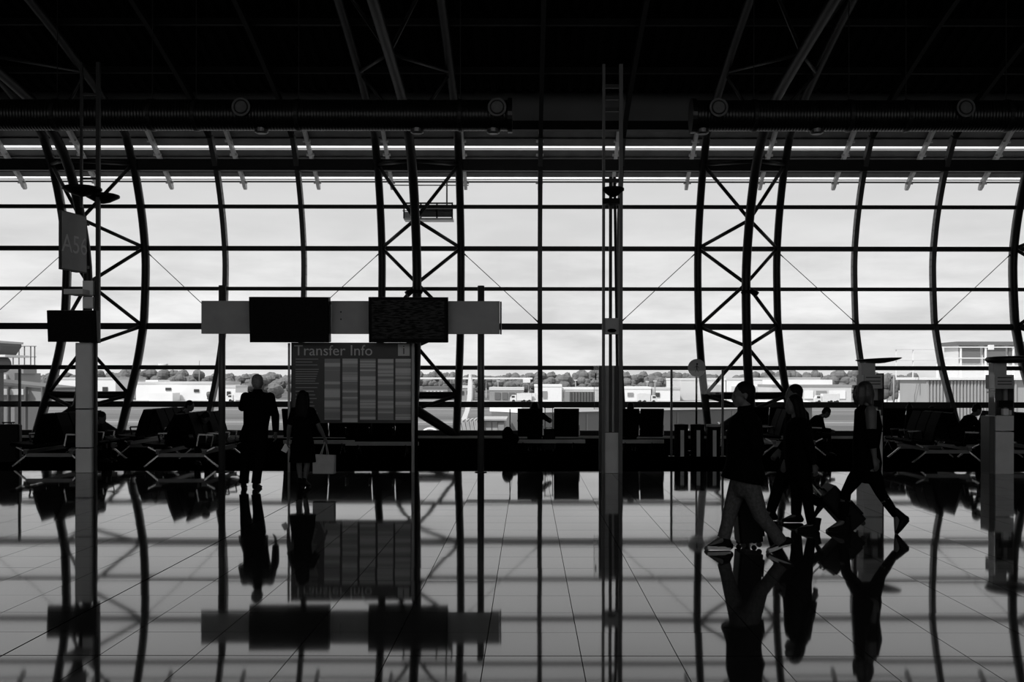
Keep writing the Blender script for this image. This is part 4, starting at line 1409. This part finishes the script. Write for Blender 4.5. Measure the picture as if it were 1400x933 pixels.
# seated people ---------------------------------------------------------------------------------
def seated(label, head_px, Y, rz, lean, wear, tilt=0.0, arm='lap', sh=1.0, seat=0.44):
    """sitting figure; its head is put on the given photo pixel at distance Y, its feet on the floor"""
    p = V((0, 0, seat + 0.08))
    d = V((0, math.sin(lean), math.cos(lean)))
    waist, chest = p + d * 0.2, p + d * 0.36 + V((0, 0.01, 0))
    sho = p + d * 0.47 + V((0, 0.03, 0))
    neck = p + d * 0.54 + V((0, 0.04, 0))
    hd = neck + V((0, math.sin(lean * .8 + tilt) * 0.17 + 0.02, math.cos(lean * .8 + tilt) * 0.17))
    tgt = at(head_px[0], head_px[1], Y)
    dz = tgt.z - hd.z
    k = (tgt.z) / hd.z
    hw = Matrix.Rotation(rz, 3, 'Z') @ V((hd.x, hd.y, 0))
    loc = (tgt.x - hw.x, Y - hw.y, 0)
    if abs(k - 1) > 0.22:
        k = 1 + math.copysign(0.22, k - 1)
    S = lambda v: (v[0], v[1], v[2] + (k - 1) * hd.z * min(1, max(0, (v[2] - 0.0)) / hd.z))
    J = dict(head=hd, neck=neck, chest=chest, waist=waist, pel=p)
    for kk, sx in (('L', -1), ('R', 1)):
        J['sh' + kk] = sho + V((sx * 0.18, 0, 0))
        if arm == 'lap':
            J['el' + kk] = sho + V((sx * 0.23, 0.06, -0.27))
            J['wr' + kk] = V((sx * 0.08, max(0.26, J['el' + kk].y + 0.2), seat + 0.22))
        elif arm == 'front':
            J['el' + kk] = sho + V((sx * 0.22, 0.14, -0.22))
            J['wr' + kk] = J['el' + kk] + V((-sx * 0.10, 0.24, 0.06))
        else:
            J['el' + kk] = sho + V((sx * 0.36, 0.06, -0.14))
            J['wr' + kk] = J['el' + kk] + V((-sx * 0.20, 0.14, 0.12))
        J['hip' + kk] = V((sx * 0.09, 0.03, seat + 0.07))
        J['kn' + kk] = V((sx * 0.11, 0.45, seat + 0.07))
        J['an' + kk] = V((sx * 0.11, 0.44, 0.09))
        J['toe' + kk] = V((sx * 0.12, 0.60, 0.02))
    J = {a: S(b) for a, b in J.items()}
    J['s'] = sh
    J['face'] = (0, math.cos(tilt + lean * .5), -math.sin(tilt + lean * .5))
    J['hdL'] = (0.3, 1, -0.3)
    J['hdR'] = (-0.3, 1, -0.3)
    w = dict(hem=[((0, -0.01, J['pel'][2] - 0.02), (0.19, 0.15))], legs='cloth_dark', sleeve_r=0.066, ease=0.028)
    w.update(wear)
    return person(label, loc, rz, J, w, 0.014)

E_, W_ = -PI / 2, PI / 2           # facing +x, facing -x
seated('person leaning forward on a bench, head raised above the seat backs', (259.5, 556), 22.9, E_, 0.55, {}, 0.1)
seated('person bowed low on the bench, bare forearm showing', (281, 572), 20.7, -2.3, 0.7, dict(sleeve='short'), 0.5)
seated('person slumped in the bench behind the white clad column', (139, 573), 21.4, E_, 0.35, {}, 0.3)
seated('person sitting between tall seat backs with both elbows out wide', (731, 557), 24.55, 0, 0.1, dict(hair='long', hair_len=0.25), 0.3, 'wide')
seated('person almost hidden by seat backs beside the service column', (862, 557), 24.55, 0, 0.05, {}, 0.1)
seated('person bent forward reading behind the two walking side by side', (1130, 564), 23.5, E_, 0.45, {}, 0.5)
seated('person with hair tied up high behind the sharp disc kiosk', (1243, 560), 25.4, 0, 0.1, dict(hair='bun'), 0.2)
seated('person with loose hair sitting next to the tied up hair', (1274, 567), 25.4, 0, 0.15, dict(hair='long', hair_len=0.2), 0.3)
seated('person hunched forward with hands held out before the blunt disc kiosk', (1336, 560), 21.75, E_, 0.42, {}, 0.25, 'front')

# luggage in the waiting area ------------------------------------------------------------------------
Yb = 23.6
bp = thing('backpack', 'dark rounded backpack on the floor at the end of the seats', 'backpack', (gx(696, Yb), Yb, 0))
m = MB()
m.cbox((0.02, 0, 0.20), (0.34, 0.22, 0.38), 0.06)
m.ell((-0.03, 0, 0.45), (0.13, 0.11, 0.19))
m.ell((0.10, 0, 0.36), (0.13, 0.11, 0.12))
remesh(m, 'bag_body', 'cloth_black', bp, 0.014, 3)
MB().path([(0.02, 0.1, 0.3), (0.02, 0.1, 1.03)], 0.012, 8).build('trolley_pole', 'black_plastic', bp)
MB().ell((0, -0.11, 0.22), (0.11, 0.06, 0.12)).build('pocket', 'cloth_black', bp, True)
suitcase('small upright trolley case with its handle up between the tall seats', (gx(750.5, 24.6), 24.6, 0), 0.0, 0.0, 0.30, 0.46, 0.2, 0.52)
suitcase('small dark trolley case standing by the glass screen and benches', (gx(10, 20.8), 20.8, 0), 0.2, 0.0, 0.5, 0.72, 0.26, 0.05)

# ------------------------------------------------------------------ the airfield outside
GZ = -6.0
def far_y(py):
    return F * (EYE - GZ) / (py - CY)

m = MB()
m.add([(-3500, 33.2, GZ), (3500, 33.2, GZ), (3500, 4200, GZ), (-3500, 4200, GZ)], [(0, 1, 2, 3)])
ground = tag(m.build('ground', 'grass'), kind='structure')
def strip(name, mat, ya, yb, dz, x0=-1500, x1=1500):
    MB().box(((x0 + x1) / 2, (ya + yb) / 2, GZ + dz / 2), (x1 - x0, yb - ya, dz)).build(name, mat, ground)
strip('apron', 'concrete_apron', 33.3, 150, 0.02)
strip('taxiway', 'concrete_apron', 172, 196, 0.02)
strip('taxiway', 'concrete_apron', 225, 290, 0.02)
strip('service_road', 'wall_grey', 330, 372, 0.03)
for y in (100, 120, 140, 184, 258):
    strip('painted_line', 'wall_pale', y, y + 0.8, 0.035, -400, 400)

def fpan(parent, base, x0, x1, y0, y1, Y, d, mat, nm):
    """box whose camera-facing side spans the given photo pixels at distance Y"""
    p0, p1 = at(x0, y0, Y), at(x1, y1, Y)
    z1 = max(GZ, p1.z)
    return MB().box(((p0.x + p1.x) / 2 - base.x, Y + d / 2 - base.y, (p0.z + z1) / 2 - base.z), (p1.x - p0.x, d, p0.z - z1)).build(nm, mat, parent)

def building(label, x0, x1, ytop, Y, wall='wall_white', roof='wall_pale', depth=25, windows=(), extra=(), name='warehouse', cat='building', roof_h=0.8):
    b = V((gx((x0 + x1) / 2, Y), Y, GZ))
    o = thing(name, label, cat, b)
    fpan(o, b, x0, x1, ytop, 999, Y, depth, wall, 'wall')
    p0, p1 = at(x0, ytop, Y), at(x1, ytop, Y)
    MB().box((0, depth / 2, p0.z - GZ + roof_h / 2), (p1.x - p0.x + 0.2, depth + 0.3, roof_h)).build('roof', roof, o)
    for (a, c, d, e, mt, nm) in windows:
        fpan(o, b, a, c, d, e, Y - 0.25, 0.3, mt, nm)
    for (a, c, d, e, dy, dd, mt, nm) in extra:
        fpan(o, b, a, c, d, e, Y + dy, dd, mt, nm)
    return o

WN = ('far_window', 'window')
building('long white warehouse with two small dark windows beyond the airfield', 186, 296, 526, 360, 'wall_white', 'wall_pale', 30,
         [(226, 234, 531, 535) + WN, (265, 272, 533, 537) + WN], [(199, 216, 520.5, 530, 4, 12, 'wall_white', 'rooftop_block'), (204, 236, 538, 999, -8, 7.5, 'wall_white', 'low_annex')])
building('white building half hidden by the white clad column', 80, 158, 520, 380, 'wall_white', 'wall_pale', 30, [(96, 104, 530, 536) + WN, (140, 147, 530, 536) + WN])
building('small white building with an arched roof beside the parked vans', 306, 322, 531, 350, 'wall_white', 'wall_pale', 15, [(310, 315, 536, 542) + WN])
building('grey house terrace with pale gables seen past the truss foot', 578, 612, 532, 370, 'wall_grey', 'wall_dim', 15,
         [(x, x + 2.6, 535 + r * 5, 538 + r * 5, 'wall_white', 'window') for x in (583, 588, 593, 598, 603) for r in (0, 1)])
building('pale house behind the wing tip', 626, 646, 531, 365, 'wall_grey', 'wall_pale', 15, [(629, 634, 535, 540) + WN, (638, 643, 535, 540) + WN])
building('grey depot with four wide roller doors', 669, 716, 534, 352, 'wall_grey', 'wall_pale', 18, [(x, x + 7.6, 537, 546.2, 'wall_dim', 'roller_door') for x in (676.5, 686.5, 696, 705.5)], roof_h=1.0)
building('bright white sheds behind the dark container', 731, 768, 529, 352, 'wall_white', 'wall_white', 14, [(738, 748, 535, 545, 'wall_grey', 'roller_door')])
building('pale long shed with a flat roof behind the dark container', 768, 822, 533, 365, 'wall_pale', 'wall_white', 14, [(770, 776, 536, 544, 'wall_grey', 'roller_door')])
building('low white terminal shed beyond the service column', 850, 890, 532, 362, 'wall_white', 'wall_white', 15, [(858, 866, 537, 542, 'wall_grey', 'roller_door'), (874, 884, 538, 543, 'wall_grey', 'roller_door')])
building('low white freight shed with a dark opening beyond the glass screen', 891.5, 930, 533, 363, 'wall_white', 'wall_pale', 15, [(895, 902, 537, 543, 'far_window', 'opening')])
building('tall white hangar behind the round sign', 931, 992, 520, 376, 'wall_white', 'wall_white', 40, [(966, 988, 526, 546, 'wall_pale', 'hangar_door')])
building('broad white hangar behind the truss with the round sign', 994, 1052, 519.5, 375, 'wall_white', 'wall_pale', 40, [(1000, 1016, 528, 545, 'wall_pale', 'hangar_door'), (1020, 1036, 528, 545, 'wall_pale', 'hangar_door')])
building('wide two level freight hall behind the walking group', 1056, 1164, 529, 348, 'wall_pale', 'wall_grey', 22,
         [(1100, 1112, 534, 545, 'wall_white', 'loading_bay'), (1116, 1130, 534, 545, 'wall_grey', 'loading_bay'), (1134, 1156, 534, 545, 'wall_white', 'loading_bay')],
         [(1056, 1138, 519, 530, 6, 15, 'wall_white', 'upper_storey'), (1060, 1122, 515.5, 519, 10, 8, 'wall_grey', 'rooftop_block')])
building('white sheds seen between the sharp disc kiosk and the corrugated building', 1205, 1240, 536, 340, 'wall_white', 'wall_pale', 14, [(1212, 1220, 539, 546, 'wall_grey', 'roller_door')])

# dark container, flat canopy, vehicles
def obj_box(name, label, cat, x0, x1, y0, Y, d, mat, parts=()):
    b = V((gx((x0 + x1) / 2, Y), Y, GZ))
    o = thing(name, label, cat, b)
    fpan(o, b, x0, x1, y0, 999, Y, d, mat, 'body')
    for (a, c, e, f, dy, dd, mt, nm) in parts:
        fpan(o, b, a, c, e, f, Y + dy, dd, mt, nm)
    return o
obj_box('container', 'large dark container standing on the airfield before the white sheds', 'container', 772, 813, 536, 330, 8, 'wall_dim',
        [(772, 779, 536, 549.5, -0.2, 0.3, 'wall_grey', 'door')] + [(781 + k * 4, 782 + k * 4, 536.5, 549.5, -0.15, 0.2, 'far_window', 'rib') for k in range(8)])
Y = 420
b = V((gx(646, Y), Y, GZ))
o = thing('canopy', 'long thin white canopy roof on slim posts across the airfield', 'canopy', b)
fpan(o, b, 566, 728, 516.6, 518.8, Y, 9, 'wall_white', 'roof')
fpan(o, b, 715, 725, 519, 523.5, Y - 0.5, 2, 'wall_white', 'hanging_sign')
for px in (572, 600, 632, 664, 690, 722):
    fpan(o, b, px, px + 1.2, 518.8, 999, Y + 2, 0.5, 'wall_pale', 'post')

def truck(label, px, Y, length=7.0, flip=1):
    o = thing('truck', label, 'truck', (gx(px, Y), Y, GZ))
    MB().cbox((flip * 0.9, 0, 1.9), (length * .68, 2.4, 2.3), 0.1).build('cargo_box', 'truck_white', o)
    cab = MB().prism([(-1.0, 0.6), (1.0, 0.6), (1.0, 2.5), (-0.4, 2.5), (-1.0, 1.6)] if flip > 0 else [(-1.0, 0.6), (1.0, 0.6), (1.0, 1.6), (0.4, 2.5), (-1.0, 2.5)], -1.15, 1.15, (-flip * length * .38, 0, 0), Matrix(((1, 0, 0), (0, 0, 1), (0, 1, 0)))).build('cab', 'truck_white', o)
    MB().box((-flip * length * .38, -1.17, 1.95), (1.0, 0.05, 0.6)).build('side_window', 'far_window', cab)
    for x in (-length * .36, length * .12, length * .36):
        for sy in (-1, 1):
            MB().path([(flip * x, sy * 0.9, 0.5), (flip * x, sy * 1.2, 0.5)], 0.5, 14).build('wheel', 'tyre', o)
truck('white box truck parked in front of the roller doors', 713, 335)
truck('white box truck parked end to end with another by the roller doors', 726, 338, 7.5, -1)
truck('white box truck parked by the long white warehouse', 330, 338, 9)
truck('white box truck before the loading bays of the freight hall', 1131, 332, 8)
truck('white box truck driving before the low white terminal shed', 884, 330, 6, -1)

# cooling tower and masts
o = thing('cooling_tower', 'pale cooling tower far beyond the long white warehouse', 'cooling tower', (gx(223, 1900), 1900, GZ))
MB().lathe([(11.5, 0), (9.2, 12), (8.2, 22), (8.0, 27), (8.6, 34), (7.9, 34), (7.4, 27)], (0, 0, 0), 28).build('shell', 'wall_pale', o, True)
MB().lathe([(11.9, 0), (12.0, 1.5), (11.2, 1.6)], (0, 0, 0), 28).build('base_ring', 'wall_grey', o)
for i, (px, yt, Y, lab) in enumerate(((272.5, 494, 400, 'tall thin mast above the long white warehouse'), (681, 521, 380, 'lamp mast behind the grey depot'), (787, 520, 380, 'lamp mast behind the dark container'), (885, 522, 380, 'lamp mast above the low white terminal shed'), (895.5, 521, 345, 'lamp mast above the freight shed with dark opening'), (1222, 512, 270, 'thin mast beside the corrugated building'))):
    o = thing('lamp_mast', lab, 'mast', (gx(px, Y), Y, GZ))
    h = gz(yt, Y) - GZ
    MB().path([(0, 0, 0), (0, 0, h)], [0.28, 0.14], 8).build('pole', 'wall_grey', o, True)
    MB().box((0, 0, h), (1.2 if i else 0.3, 0.3, 0.3)).build('lamp_head', 'wall_pale', o)

# trees -------------------------------------------------------------------------
tr_rnd = random.Random(5)
def crown_mesh(seed):
    r = random.Random(seed)
    m = MB()
    for k in range(11):
        a = r.uniform(0, 2 * PI)
        d = r.uniform(0, 0.32)
        z = r.uniform(0.30, 0.82)
        s = r.uniform(0.16, 0.27)
        m.ell((d * math.cos(a), d * math.sin(a), z), (s * 1.15, s * 1.1, s * 0.9), Matrix.Rotation(r.uniform(0, 3), 3, 'Z'), 9, 6)
    me = m.mesh('crown')
    for v in me.vertices:
        n = math.sin(v.co.x * 31 + seed) * math.cos(v.co.y * 27) * math.sin(v.co.z * 29)
        v.co *= 1 + 0.06 * n
    return me
crowns = [crown_mesh(s) for s in range(5)]
for c in crowns:
    c.materials.append(MATS['tree'])
trunk_me = MB().path([(0, 0, 0), (0.01, 0, 0.25), (0, 0.01, 0.5)], [0.035, 0.026, 0.018], 7).mesh('trunk')
trunk_me.materials.append(MATS['bark'])
def tree(px, ytop, Y, wpx, label, group, pale=False):
    h = (gz(ytop, Y) - GZ)
    w = wpx * Y / F
    o = thing('tree', label, 'tree', (gx(px, Y), Y, GZ), tr_rnd.uniform(0, 6), group)
    c = link('crown', crowns[tr_rnd.randrange(5)], None, o)
    t = link('trunk', trunk_me, None, o)
    c.scale = (w * .9, w * .9, h * .98)
    t.scale = (w * .9, w * .9, h)
    return o
TG = 'tree belt beyond the airfield'
x, flip = -60.0, False
while x < 1250:
    flip = not flip
    yt = 508.0 + 3.0 * math.sin(x * 0.021) + tr_rnd.uniform(-2.2, 2.5)
    tree(x, yt, (tr_rnd.uniform(560, 610) if flip else tr_rnd.uniform(670, 740)), tr_rnd.uniform(22, 34), 'tall distant leafy tree in the belt along the horizon', TG)
    x += tr_rnd.uniform(11, 17)
x, flip = -60.0, False
while x < 1250:
    flip = not flip
    yt = 515.5 + tr_rnd.uniform(-2.5, 2.5)
    tree(x, yt, (tr_rnd.uniform(432, 445) if flip else tr_rnd.uniform(475, 490)), tr_rnd.uniform(22, 34), 'lower leafy tree growing close behind the airfield sheds', 'low trees behind the sheds')
    x += tr_rnd.uniform(16, 26)
tree(251, 513, 420, 26, 'broad rounded tree rising over the long white warehouse', 'single trees by the sheds')
tree(375, 524, 340, 34, 'dark rounded bush beside the standing person with raised arm', 'single trees by the sheds')
tree(772, 512, 410, 34, 'tall tree rising over the sheds and dark container', 'single trees by the sheds')
tree(747, 516, 420, 26, 'tree over the bright white sheds', 'single trees by the sheds')
tree(622, 508, 452, 10, 'narrow pointed tree above the long thin canopy', 'single trees by the sheds')
tree(1213, 510, 300, 18, 'leafy tree behind the sharp disc kiosk', 'single trees by the sheds')
tree(1226, 512, 290, 16, 'leafy tree beside the corrugated building', 'single trees by the sheds')
tree(286, 536, 335, 14, 'small bush at the end of the long white warehouse', 'single trees by the sheds')

# jet bridge ----------------------------------------------------------------------
P0, P1 = V((gx(712, 56), 56, 0)), V((gx(1112, 68), 68, 0))
jd = (P1 - P0)
jl = jd.length
ja = math.atan2(jd.y, jd.x)
ztop = 0.30
jb = thing('jet_bridge', 'white roofed grey boarding bridge with white letters and a folded hood', 'boarding bridge', (P0.x, P0.y, GZ), ja)
zl = lambda z: z - GZ
MB().box((jl / 2, 1.6, zl(ztop - 1.75)), (jl, 3.0, 2.6)).build('tunnel', 'aircraft_grey', jb)
MB().prism([(-0.1, -0.42), (3.3, -0.42), (3.3, -0.1), (2.6, 0.0), (0.6, 0.0), (-0.1, -0.12)], 0, jl, (0, 0, zl(ztop)), Matrix(((0, 0, 1), (1, 0, 0), (0, 1, 0)))).build('roof', 'aircraft_white', jb)
n = int(jl / 2.2)
for k in range(1, n):
    MB().box((k * 2.2, 0.08, zl(ztop - 1.8)), (0.05, 0.05, 2.5)).build('side_seam', 'wall_grey', jb)
for px, ch in ((866, 'O'), (877, 'P'), (886, 'E'), (893, 'I'), (941, 'V'), (986, 'Y')):
    t = 0.5
    dirx = (px - CX) / F
    # where the view ray meets the tunnel side
    s_ = (P0.y * dirx - P0.x) / (jd.x - jd.y * dirx)
    c = P0 + jd * s_
    big = ch == 'Y'
    zt = EYE + (CY - (594 if not big else 596)) * c.y / F
    text_obj(ch, 'lettering', 0.62 if not big else 1.25, 'aircraft_white', jb, (jl * s_ - 0.25, 0.06, zl(zt - (0.1 if not big else 0))), (PI / 2, 0, 0), 0.01)
for k in (0.25, 0.75):
    MB().box((jl * k, 1.6, zl(-4.5)), (0.6, 0.8, 3.0)).build('support_leg', 'wall_grey', jb)
# cab at the head, ribbed panels then the folded hood
ca = V((gx(655, 53), 53, GZ))
cab = thing('bridge_cab', 'pale panelled cab at the head of the boarding bridge', 'boarding bridge', ca)
zt = gz(575.5, 53)
wv = gx(690, 53) - gx(655, 53)
MB().box((wv / 2, 1.8, zl((zt - 3.6 + zt) / 2)), (wv, 3.4, 3.6)).build('body', 'bridge_panel', cab)
MB().box((wv / 2, 1.7, zl(zt + 0.05)), (wv + 0.2, 3.8, 0.08)).build('roof', 'bridge_panel', cab)
for k in range(4):
    MB().box((wv * (k + 0.5) / 4, 0.06, zl(zt - 1.8)), (wv / 4 - 0.05, 0.10, 3.5)).build('panel', 'bridge_panel', cab)
MB().box((wv - 0.18, -0.02, zl(zt - 1.7)), (0.30, 0.12, 3.2)).build('side_door', 'wall_grey', cab)
MB().box((wv / 2, 1.8, zl(-4.9)), (1.0, 1.0, 2.2)).build('support_leg', 'wall_grey', cab)
hd_ = thing('bridge_hood', 'folded fabric hood fanning out from the bridge cab', 'hood', V((gx(640, 52.8), 52.8, GZ)))
for k in range(10):
    t = k / 9
    xt, xb = 632 + 25 * t, 640 + 21 * t
    yt = 575 - 2.5 * t
    a, b = at(xt - 4, yt + (2 if k % 2 else 0), 52.6), at(xb - 4, 606, 52.6)
    c = V((gx(640, 52.8), 52.8, GZ))
    MB().bar(a - c, b - c, 0.085, 2.6, up=(0, 1, 0)).build('fold', 'bellows', hd_)
    a2, b2 = at(xt - 2.6, yt + 1.5, 52.7), at(xb - 2.9, 606, 52.7)
    MB().bar(a2 - c, b2 - c, 0.05, 2.5, up=(0, 1, 0)).build('groove', 'bellows_groove', hd_)
MB().box((0.1, 0.6, zl(-4.3)), (0.5, 1.0, 3.4)).build('frame_leg', 'wall_grey', hd_)

# aircraft wing with upturned tip
Yw = 64.0
wb = V((gx(632, Yw), Yw, GZ))
wg = thing('aircraft_wing', 'white aircraft wing with a tall upturned tip behind the bridge hood', 'aircraft', wb)
pts = [(550, 511), (552, 512), (554, 525), (553.5, 545), (551, 560), (546, 576), (538, 588), (530, 588), (539, 575), (544.5, 561), (547.5, 545), (548.5, 525)]
pl_ = [((x - 540) * Yw / F, gz(y, Yw) - GZ) for x, y in pts]
MB().prism(pl_, -0.7, 0.7, (0, 0, 0), Matrix(((1, 0, 0), (0, 0, -1), (0, 1, 0)))).build('wing_tip', 'aircraft_white', wg)
zw = gz(592, Yw) - GZ
MB().add([(-0.2, -0.7, zw + .15), (-0.2, 0.7, zw + .15), (-9.0, 3.6, zw - .6), (-9.0, -1.4, zw - .6), (-0.2, -0.7, zw - .1), (-0.2, 0.7, zw - .1), (-9.0, 3.6, zw - 1.2), (-9.0, -1.4, zw - 1.2)],
         [(0, 1, 2, 3), (7, 6, 5, 4), (0, 4, 5, 1), (1, 5, 6, 2), (2, 6, 7, 3), (3, 7, 4, 0)]).build('wing_panel', 'aircraft_white', wg)
MB().box((-6.5, 1.0, (zw - 1.0) / 2), (0.5, 0.5, zw - 1.0)).build('landing_gear', 'wall_grey', wg)
ne = V((gx(588, 50), 50, GZ))
en = thing('engine', 'dark aircraft engine with a bright rim beside the truss foot', 'aircraft', ne)
ze = gz(600, 50) - GZ
MB().lathe([(0.02, 0.3), (0.40, 0.25), (0.42, 0.02), (0.46, 0.0), (0.52, 0.06), (0.52, 1.6), (0.3, 2.4)], (0, 0, ze), 28, Matrix.Rotation(-PI / 2, 3, 'X')).build('nacelle', 'aircraft_grey', en, True)
MB().lathe([(0.42, 0.01), (0.455, -0.03), (0.525, 0.03), (0.50, 0.10)], (0, 0, ze), 28, Matrix.Rotation(-PI / 2, 3, 'X')).build('intake_rim', 'aircraft_white', en, True)
MB().box((0, 1.4, ze / 2 - .2), (0.4, 0.8, ze - .4)).build('stand', 'wall_grey', en)

# gate building with ribbed siding ----------------------------------------------------
Yg = 74.0
gb = V((gx(1320, Yg), Yg, GZ))
o = thing('gate_building', 'pale corrugated gate building with a railed roof terrace', 'building', gb)
fpan(o, gb, 1268, 1460, 519, 999, Yg, 5.5, 'siding', 'wall')
fpan(o, gb, 1267, 1462, 515.5, 519, Yg - 0.3, 6.2, 'wall_white', 'parapet')
m = MB()
z0, z1 = 0.1, gz(520, Yg) - GZ
k = 0
xw = 1268
while xw < 1392:
    m.box((gx(xw, Yg) - gb.x, -0.06, (z0 + z1) / 2), (0.12, 0.14, z1 - z0))
    xw += 4.6
tag(m.build('siding_ribs', 'siding', o), kind='stuff')
fpan(o, gb, 1310, 1480, 470, 519, Yg + 3, 2.6, 'wall_pale', 'upper_storey')
fpan(o, gb, 1308, 1482, 466.5, 471.5, Yg + 2.6, 3.2, 'wall_dim', 'upper_roof')
for a, c in ((1312, 1340), (1345, 1375), (1379, 1410)):
    fpan(o, gb, a, c, 474, 496, Yg + 2.85, 0.2, 'wall_dim', 'window')
for px in (1225, 1248, 1281, 1313, 1347, 1385, 1420):
    yy = 474 if px > 1270 else 478
    fpan(o, gb, px, px + (2 if px > 1270 else 1), yy, 516, Yg + 0.6, 0.12, 'wall_white', 'railing_post')
for yy in (473.5, 488.5, 499):
    fpan(o, gb, 1281, 1440, yy, yy + 1.3, Yg + 0.55, 0.08, 'wall_white', 'railing_bar')
for yy in (477, 492):
    fpan(o, gb, 1224, 1281, yy, yy + 0.9, Yg + 0.55, 0.08, 'wall_pale', 'railing_bar')
lb = fpan(o, gb, 1353, 1359, 471, 477.5, Yg + 0.3, 0.3, 'wall_white', 'lamp_box')

# service building and machine on the other side -----------------------------------------
Ys = 58.0
sb = V((gx(10, Ys), Ys, GZ))
o = thing('service_building', 'grey flat roofed service building with a wire railing on top', 'building', sb)
fpan(o, sb, -90, 20, 511, 999, Ys, 3.1, 'wall_grey', 'wall')
fpan(o, sb, -20, 32, 499.5, 512, Ys + 0.8, 1.6, 'wall_grey', 'rooftop_block')
fpan(o, sb, -40, 8, 513, 520, Ys - 0.2, 0.3, 'wall_white', 'bright_panel')
for px in (9, 17, 25, 32.5, 41, 46.5):
    fpan(o, sb, px, px + 1.1, 474, 500, Ys + 1.2, 0.06, 'wall_dim', 'railing_post')
for yy in (474, 488.5):
    fpan(o, sb, 9, 49, yy, yy + 0.9, Ys + 1.15, 0.06, 'wall_dim', 'railing_bar')
Yj = 49.0
lb_ = V((gx(20, Yj), Yj, GZ))
o = thing('sloping_bridge', 'grey sloping boarding bridge before the service building', 'boarding bridge', lb_)
p = [at(-60, 519, Yj), at(76, 533, Yj), at(76, 556, Yj), at(-60, 560, Yj)]
MB().prism([(q.x - lb_.x, q.z - GZ) for q in p], -2.6, 0, (0, 0, 0), Matrix(((1, 0, 0), (0, 0, -1), (0, 1, 0)))).build('tunnel', 'wall_grey', o)
p = [at(-60, 517, Yj), at(77, 531, Yj), at(77, 534, Yj), at(-60, 521, Yj)]
MB().prism([(q.x - lb_.x, q.z - GZ) for q in p], -2.9, 0.1, (0, 0, 0), Matrix(((1, 0, 0), (0, 0, -1), (0, 1, 0)))).build('roof', 'wall_dim', o)
fpan(o, lb_, -30, 32, 533, 541, Yj - 0.15, 0.2, 'wall_pale', 'window_band')
for px in (9.5, 33, 56):
    fpan(o, lb_, px, px + 1.8, 530, 999, Yj - 0.3, 0.25, 'wall_dim', 'post')
Ym = 44.0
mb_ = V((gx(-2, Ym), Ym, GZ))
o = thing('loader', 'dark lift machine cabin with white bands by the service building', 'machine', mb_)
MB().prism([((x - -2) * Ym / F, gz(y, Ym) - GZ) for x, y in ((-30, 468), (13, 469), (14, 474), (6, 486), (-30, 487))], -1.0, 1.0, (0, 0, 0), Matrix(((1, 0, 0), (0, 0, -1), (0, 1, 0)))).build('cabin', 'wall_dim', o)
MB().prism([((x - -2) * Ym / F, gz(y, Ym) - GZ) for x, y in ((-30, 466), (15, 468), (14.5, 471), (-30, 470))], -1.1, 1.1, (0, 0, 0), Matrix(((1, 0, 0), (0, 0, -1), (0, 1, 0)))).build('roof', 'wall_pale', o)
fpan(o, mb_, -30, 7, 486, 489, Ym - 1.05, 2.1, 'wall_white', 'sill_band')
MB().lathe([(0.02, -0.5), (0.36, -0.5), (0.36, 0.5), (0.02, 0.5)], at(-4, 499, Ym) - mb_, 20, Matrix.Rotation(PI / 2, 3, 'X')).build('drum', 'wall_dim', o)
fpan(o, mb_, -14, -8, 489, 999, Ym - 0.4, 0.8, 'wall_dim', 'mast')

# maintenance cradle hanging outside from the visor --------------------------------------
Yc = 34.75
cb = V((gx(586, Yc), Yc, gz(300, Yc)))
o = thing('window_cradle', 'small grey maintenance cradle hanging outside behind the truss', 'cradle', cb)
def cp(x0, x1, y0, y1, d, mat, nm, dy=0):
    p0, p1 = at(x0, y0, Yc), at(x1, y1, Yc)
    return MB().box(((p0.x + p1.x) / 2 - cb.x, dy + d / 2, (p0.z + p1.z) / 2 - cb.z), (p1.x - p0.x, d, p0.z - p1.z)).build(nm, mat, o)
cp(552, 619, 298, 301, 0.5, 'bracket', 'floor_tray')
cp(576, 618, 285, 297, 0.02, 'panel_dark', 'toe_panel')
cp(552, 562, 290, 298, 0.3, 'panel_mid', 'motor')
cp(550, 619, 277, 279, 0.05, 'steel_grey', 'top_rail')
cp(550, 619, 288, 289, 0.03, 'steel_grey', 'mid_rail')
for px in (551, 574, 596, 617):
    cp(px, px + 2, 277, 299, 0.05, 'steel_grey', 'stanchion')
cp(609, 611, 238, 285, 0.03, 'steel_grey', 'hanger_cable', 0.2)
cp(560, 561.5, 244, 285, 0.03, 'steel_grey', 'hanger_cable', 0.2)
for yy in (241, 246, 252):
    cp(533, 640, yy, yy + 1.3, 0.05, 'bracket', 'track_rail', 0.1)
